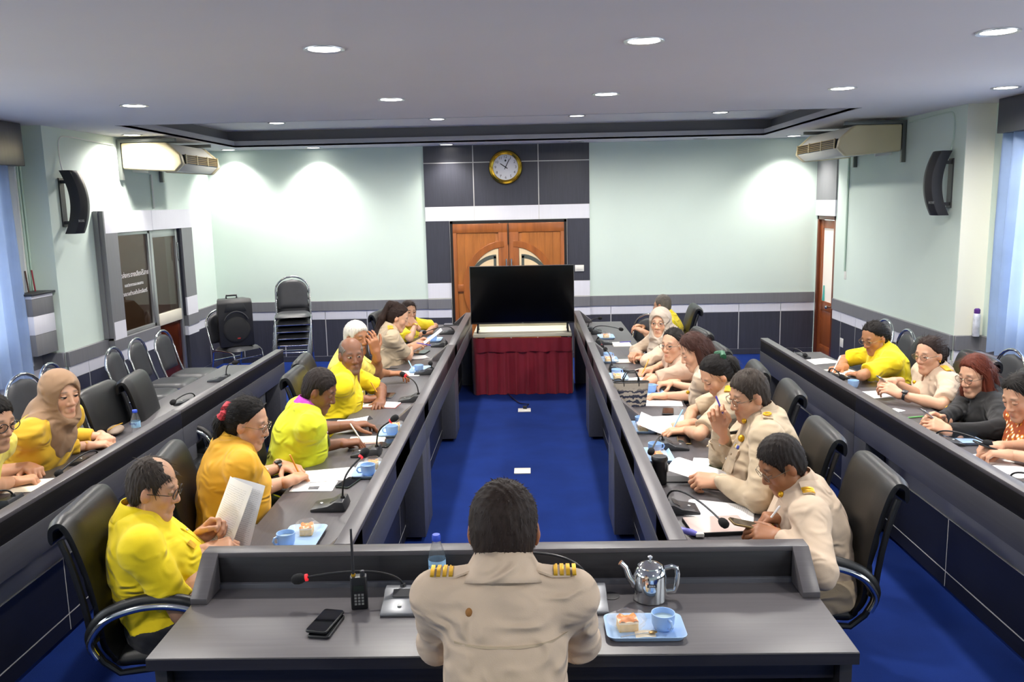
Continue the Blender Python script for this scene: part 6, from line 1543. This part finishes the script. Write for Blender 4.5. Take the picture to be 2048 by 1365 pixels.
phone(on(848, 690), Lr+1.3, 'red cased smartphone near the ponytail woman', case=mat('red_case', 'b02a3a', .4)); phone(on(905, 650), Lr, 'black tablet at the far end of the inner left desks', .14, .2, name='tablet_computer')
phone(on(842, 706), Lr+1.4, 'dark tablet under the papers of the ponytail woman', .13, .19, name='tablet_computer')
q = on(1336, 826); phone((q[0], q[1], q[2]+.004), Rr+1.4, 'smartphone lying on the printed sheets by the handbag'); phone(on(1368, 883), Rr+1.45, 'smartphone in a gold case before the green clip woman', case=mat('gold_case', '8a744a', .35, .5))
q = on(1432, 942); phone((q[0], q[1], q[2]+.016), Rr+1.2, 'smartphone lying on the open diary of the thinking man', scr=mat('green_screen', '26402c', .1))
tb = phone(on(1432, 1056), Rr-1.5, 'tablet with a lit pale screen on the inner right desk', .185, .25, case=mat('black_folio', '17181b', .5), scr=mat('tablet_lit', 'b9a49c', .2, emit=('b8a8a4', .35)), name='tablet_computer', th=.016)
tb.rotation_euler = (0, 0, Rr+.08)
def held(c, rz, tilt, label, case): return phone((float(c[0]), float(c[1]), float(c[2])), rz, label, case=case, tilt=tilt)
held(atZ(1497, 1052, DZ+.075), Rr+.1, (.25, 0), 'smartphone held by the man with the white stylus', mat('gold_case', '8a744a', .35, .5))
held(atZ(1772, 768, DZ+.10), Rr, (.7, 0), 'silver smartphone held by the pink ribbon woman', m_steel); held(atZ(1862, 838, DZ+.09), Rr, (.75, 0), 'silver smartphone held by the reddish haired woman', m_steel); held(atZ(1978, 896, DZ+.075), Rr, (.35, 0), 'smartphone held by the patterned blouse woman', m_case)
def pen(p0, p1, label, m, r=.0045, tipm=None):
    e = empty('pen', tuple(map(float, p0)), 0, label, 'pen'); d = np.asarray(p1, float)-np.asarray(p0, float)
    MB().tube([tuple(d*.08), tuple(d*.97), tuple(d)], [r, r, r*.7], 10).build('barrel', m, e); MB().tube([(0, 0, 0), tuple(d*.08)], [.0012, r*.9], 8).build('tip', tipm or m_steel, e)
m_pw = mat('white_pen', 'f0f0f0', .3); m_pp = mat('purple_pen', '4a3a9a', .35); m_po = mat('orange_pen', 'e0a03a', .35); m_pb = mat('pale_blue_pen', '9cc8e6', .3); m_pg = mat('green_pen', '6fbf6a', .35)
def hand_pen(key, side, label, m, tipm=None, up=False):
    c = [q for l_, q in CAST if key in l_][0]; a = c['arms'][side]; g = lambda v: a['W']+a['M'] @ np.array(v)
    p0, p1 = g((.128, .022, -.074)), g((.055, .036, .058))
    if up: p0, p1 = g((.085, .03, -.05)), g((.165, .012, -.02))
    if p0[2] < DZ+.003: d_ = DZ+.003-p0[2]; p0 = p0+V3(0, 0, d_); p1 = p1+V3(0, 0, d_)
    pen(p0, p1, label, m, tipm=tipm)
hand_pen('white stylus', 1, 'white stylus in the hand of the man with the tablet', m_pw)
hand_pen('thinking with a pen', 1, 'purple pen held up by the thinking man', m_pp, up=True)
hand_pen('green hair clip', 1, 'pale blue pen of the green clip woman', m_pb)
hand_pen('red hair scrunchie', 1, 'pale gold pen of the golden polo woman', m_po)
hand_pen('purple collar', 1, 'white pen in the hand of the lime shirt man', m_pw)
hand_pen('looking towards the viewer', 1, 'yellow pen of the balding man', m_po)
hand_pen('red notebook', 1, 'orange and green pen of the rosy jacket woman', m_po, m_pg)
hand_pen('writing in a notebook', 1, 'white pen of the writing woman in yellow', m_pw)
a_ = on(828, 748); pen((a_[0], a_[1], DZ+.02), (a_[0]-.05, a_[1]+.06, DZ+.10), 'pale blue pen of the white haired man', m_pb)
a_ = atX(832, 686, -.98); pen(a_, a_+V3(.13, -.03, -.02), 'purple pen held by the ponytail woman', m_pp)
a_ = on(1270, 712); pen((a_[0]-.03, a_[1], DZ+.05), (a_[0]+.09, a_[1]+.02, DZ+.06), 'blue pen in the clasped hands of the beige headscarf', m_pb)
a_ = on(1250, 688); pen((a_[0]-.06, a_[1], DZ+.0165), (a_[0]+.06, a_[1]+.03, DZ+.0165), 'blue pen lying on the far open notebook', m_pp)
a_ = on(1828, 838); pen((a_[0]-.05, a_[1], DZ+.006), (a_[0]+.07, a_[1]+.03, DZ+.006), 'green pen lying before the black jacket', m_pg)
# ---- bottles
m_pet = mat('clear_bottle_plastic', 'eef4f8', .05, trans=.9, alpha=.45); m_bluecap = mat('blue_cap', '3050c8', .4); m_lab = mat('bottle_label', '9cc9ea', .4, noise=(25, .35))
def bottle(p, label, h=.215, r=.031):
    e = empty('water_bottle', p, 0, label, 'bottle', 'small water bottles')
    k = h/.215
    MB().lathe([(.02, 0), (r-.003, .002), (r, .01), (r, .05*k), (r-.003, .06*k), (r, .07*k), (r, .125*k), (r-.002, .14*k), (r*.75, .165*k), (.0145, .188*k), (.0125, .195*k), (.0125, .20*k)], 28).build('bottle_body', m_pet, e)
    MB().lathe([(r+.0006, .072*k), (r+.0006, .123*k)], 28, caps=False).build('label', m_lab, e)
    text('NESTLE', 'lettering', .014, e, face_mtx((-.004, -r-.0014, .105*k), (1, 0, 0), (0, 0, 1)), mat('navy_print', '1c2f8a', .5), .0003)
    MB().lathe([(.0150, .192*k), (.0155, .193*k), (.0155, .208*k), (.0135, .215*k), (.001, .215*k)], 20).build('cap', m_bluecap, e)
bottle(on(878, 1176, .045), 'water bottle with blue cap on the head desk'); bottle(on(274, 872), 'small water bottle with blue cap on the outer left desk', .165, .027)
# ---- kettle, radio, tumbler, handbag, envelope, bag, purple handle
kt = empty('steel_teapot', on(1300, 1198), 0, 'polished steel teapot with spout and handle on the head desk', 'teapot')
m_pol = mat('polished_steel', 'd5d6d6', .08, 1.0)
MB().lathe([(.055, 0), (.058, .003), (.058, .095), (.054, .108), (.044, .118), (.042, .12)], 40).build('pot', m_pol, kt)
ld = MB().lathe([(.044, .1205), (.043, .124), (.03, .132), (.012, .138), (.004, .140)], 36).build('lid', m_pol, kt); MB().lathe([(.004, .139), (.004, .147), (.009, .151), (.009, .155), (.004, .159)], 16).build('knob', m_pol, ld)
MB().tube([(-.050, 0, .055), (-.075, 0, .085), (-.086, 0, .118), (-.104, 0, .135)], [.018, .013, .010, .010], 14).build('spout', m_pol, kt)
MB().tube([(.050, 0, .112), (.075, 0, .118), (.092, 0, .112), (.096, 0, .09), (.092, 0, .05), (.085, 0, .028), (.056, 0, .026)], .0065, 10, flat=1.4).build('handle', m_pol, kt)
lb = MB().box(-.018, .014, -.0605, -.0585, .068, .078).build('label', m_black, kt); text('ZEBRA', 'lettering', .008, lb, face_mtx((-.002, -.0608, .073), (1, 0, 0), (0, 0, 1)), m_paper, .0002)
rd = empty('handheld_radio', on(720, 1216), .15, 'black handheld radio with antenna standing on the head desk', 'radio')
MB().prism(rrect(.029, .017, .008), 0, .118, 'z').build('radio_body', m_black, rd, bevel=.003)
MB().tube([(-.017, 0, .118), (-.017, 0, .135), (-.017, 0, .29)], [.006, .0055, .004], 10).build('antenna', m_black2, rd); MB().lathe([(.008, .118), (.008, .134), (.006, .136)], 12, (.014, 0, 0)).build('volume_knob', m_black2, rd); MB().lathe([(.007, .118), (.007, .126)], 12, (-.017, 0, 0)).build('antenna_nut', m_gold, rd)
for i in range(4):
    for j in range(3): MB().box(-.016+.012*j, -.008+.012*j, -.0195, -.0165, .018+.011*i, .025+.011*i).build('key', m_alum, rd)
MB().box(-.018, .018, -.0185, -.0165, .068, .088).build('display', mat('dark_display', '202a26', .2), rd)
tm = empty('black_tumbler', on(1319, 968), 0, 'black insulated tumbler with a white tag on the inner right desk', 'tumbler')
MB().lathe([(.031, 0), (.034, .004), (.037, .115), (.039, .12)], 32).build('tumbler_body', m_black, tm); MB().lathe([(.040, .12), (.041, .128), (.036, .14), (.002, .141)], 32).build('lid', m_black, tm); MB().box(.036, .041, -.016, .010, .06, .10).build('tag', m_wplast, tm, bevel=.001)
hb = empty('woven_handbag', on(1262, 812), RROW, 'woven grey and navy handbag with looped handles on the inner right desk', 'handbag')
mb_bag = mat('woven_pattern', '8d857b', .85)
def _bag(m):
    nt = m.node_tree; N_ = nt.nodes; L_ = nt.links; b = N_['Principled BSDF']; tc = N_.new('ShaderNodeTexCoord'); wv = N_.new('ShaderNodeTexWave'); wv.bands_direction = 'Z'; wv.inputs['Scale'].default_value = 9; wv.inputs['Distortion'].default_value = 6; wv.inputs['Detail Scale'].default_value = 3
    L_.new(tc.outputs['Object'], wv.inputs['Vector']); r = N_.new('ShaderNodeValToRGB'); r.color_ramp.elements[0].color = (*lin('23283c'), 1); r.color_ramp.elements[1].color = (*lin('9b948a'), 1); r.color_ramp.elements[0].position = .42; r.color_ramp.elements[1].position = .55
    L_.new(wv.outputs['Fac'], r.inputs[0])
    sz = N_.new('ShaderNodeSeparateXYZ'); L_.new(tc.outputs['Object'], sz.inputs[0]); mr = N_.new('ShaderNodeMapRange'); mr.inputs['From Min'].default_value = .105; mr.inputs['From Max'].default_value = .13; L_.new(sz.outputs[2], mr.inputs[0])
    mx = N_.new('ShaderNodeMix'); mx.data_type = 'RGBA'; mx.inputs[7].default_value = (*lin('958d82'), 1); L_.new(r.outputs[0], mx.inputs[6]); L_.new(mr.outputs[0], mx.inputs[0]); L_.new(mx.outputs[2], b.inputs['Base Color'])
_bag(mb_bag)
def bagfn(u, v):
    a = 2*PI*u; c_, s_ = math.cos(a), math.sin(a); e_ = lambda t: math.copysign(abs(t)**.55, t); tp = 1-.35*v
    return (e_(c_)*.045*tp, e_(s_)*(.10+.02*v), .001+.165*v)
MB().grid(bagfn, 32, 8).add([(x_, y_, .002) for x_, y_ in rrect(.04, .095, .02)], [tuple(range(24))]).build('bag_body', mb_bag, hb, ang=60)
MB().tube([bagfn(i/32, 1.0) for i in range(32)], .004, 6, closed=True).build('rim', m_black, hb)
for sx in (-.028, .028): MB().tube([(sx, -.05, .14), (sx, -.052, .19), (sx*1.1, -.03, .235), (sx*1.1, .03, .235), (sx, .052, .19), (sx, .05, .14)], .0045, 8).build('handle', m_black, hb)
tag(MB().box(-.08, .08, -.11, .11, .0005, .004).build('envelope', mat('manila_paper', 'dcb872', .7), None, bevel=.001, loc=on(1255, 768), rz=RROW+.3), 'yellow manila envelope beside the patterned handbag', 'envelope')
ph = empty('purple_holder', on(1362, 1072), 0, 'purple plastic handle lying behind the head desk ledge', 'handle')
MB().tube([(-.05, .03, .018), (-.03, .022, .022), (.0, .005, .022), (.04, -.012, .018), (.06, -.02, .014)], [.014, .017, .016, .017, .012], 14, flat=.8).build('grip', mat('purple_plastic', '7b78d0', .35), ph)
MB().box(.055, .09, -.035, -.01, .004, .02).build('end_tag', m_wplast, ph, bevel=.003)
hbg = tag(MB().ell((0, 0, .025), (.05, .10, .024), 20, 12).build('clutch_bag', mat('taupe_leather', '8a7868', .5), None, loc=on(232, 868), rz=.3), 'taupe clutch bag on the desk beside the brown headscarf', 'bag')
MB().tube([(-.03, -.08, .046), (0, 0, .05), (.03, .08, .046)], .003, 6).build('zip', m_gold, hbg)
tag(MB().prism(rrect(.045, .06, .008), .0005, .004, 'z').build('coaster', m_black2, None, loc=on(1352, 960), rz=RROW), 'dark pad lying beside the black tumbler', 'coaster')
tag(MB().lathe([(.03, .0), (.03, .0015), (.026, .002)], 24).build('cable_grommet', m_edge, None, loc=on(1222, 1193)), 'dark cable grommet in the head desk beside the teapot', 'grommet')
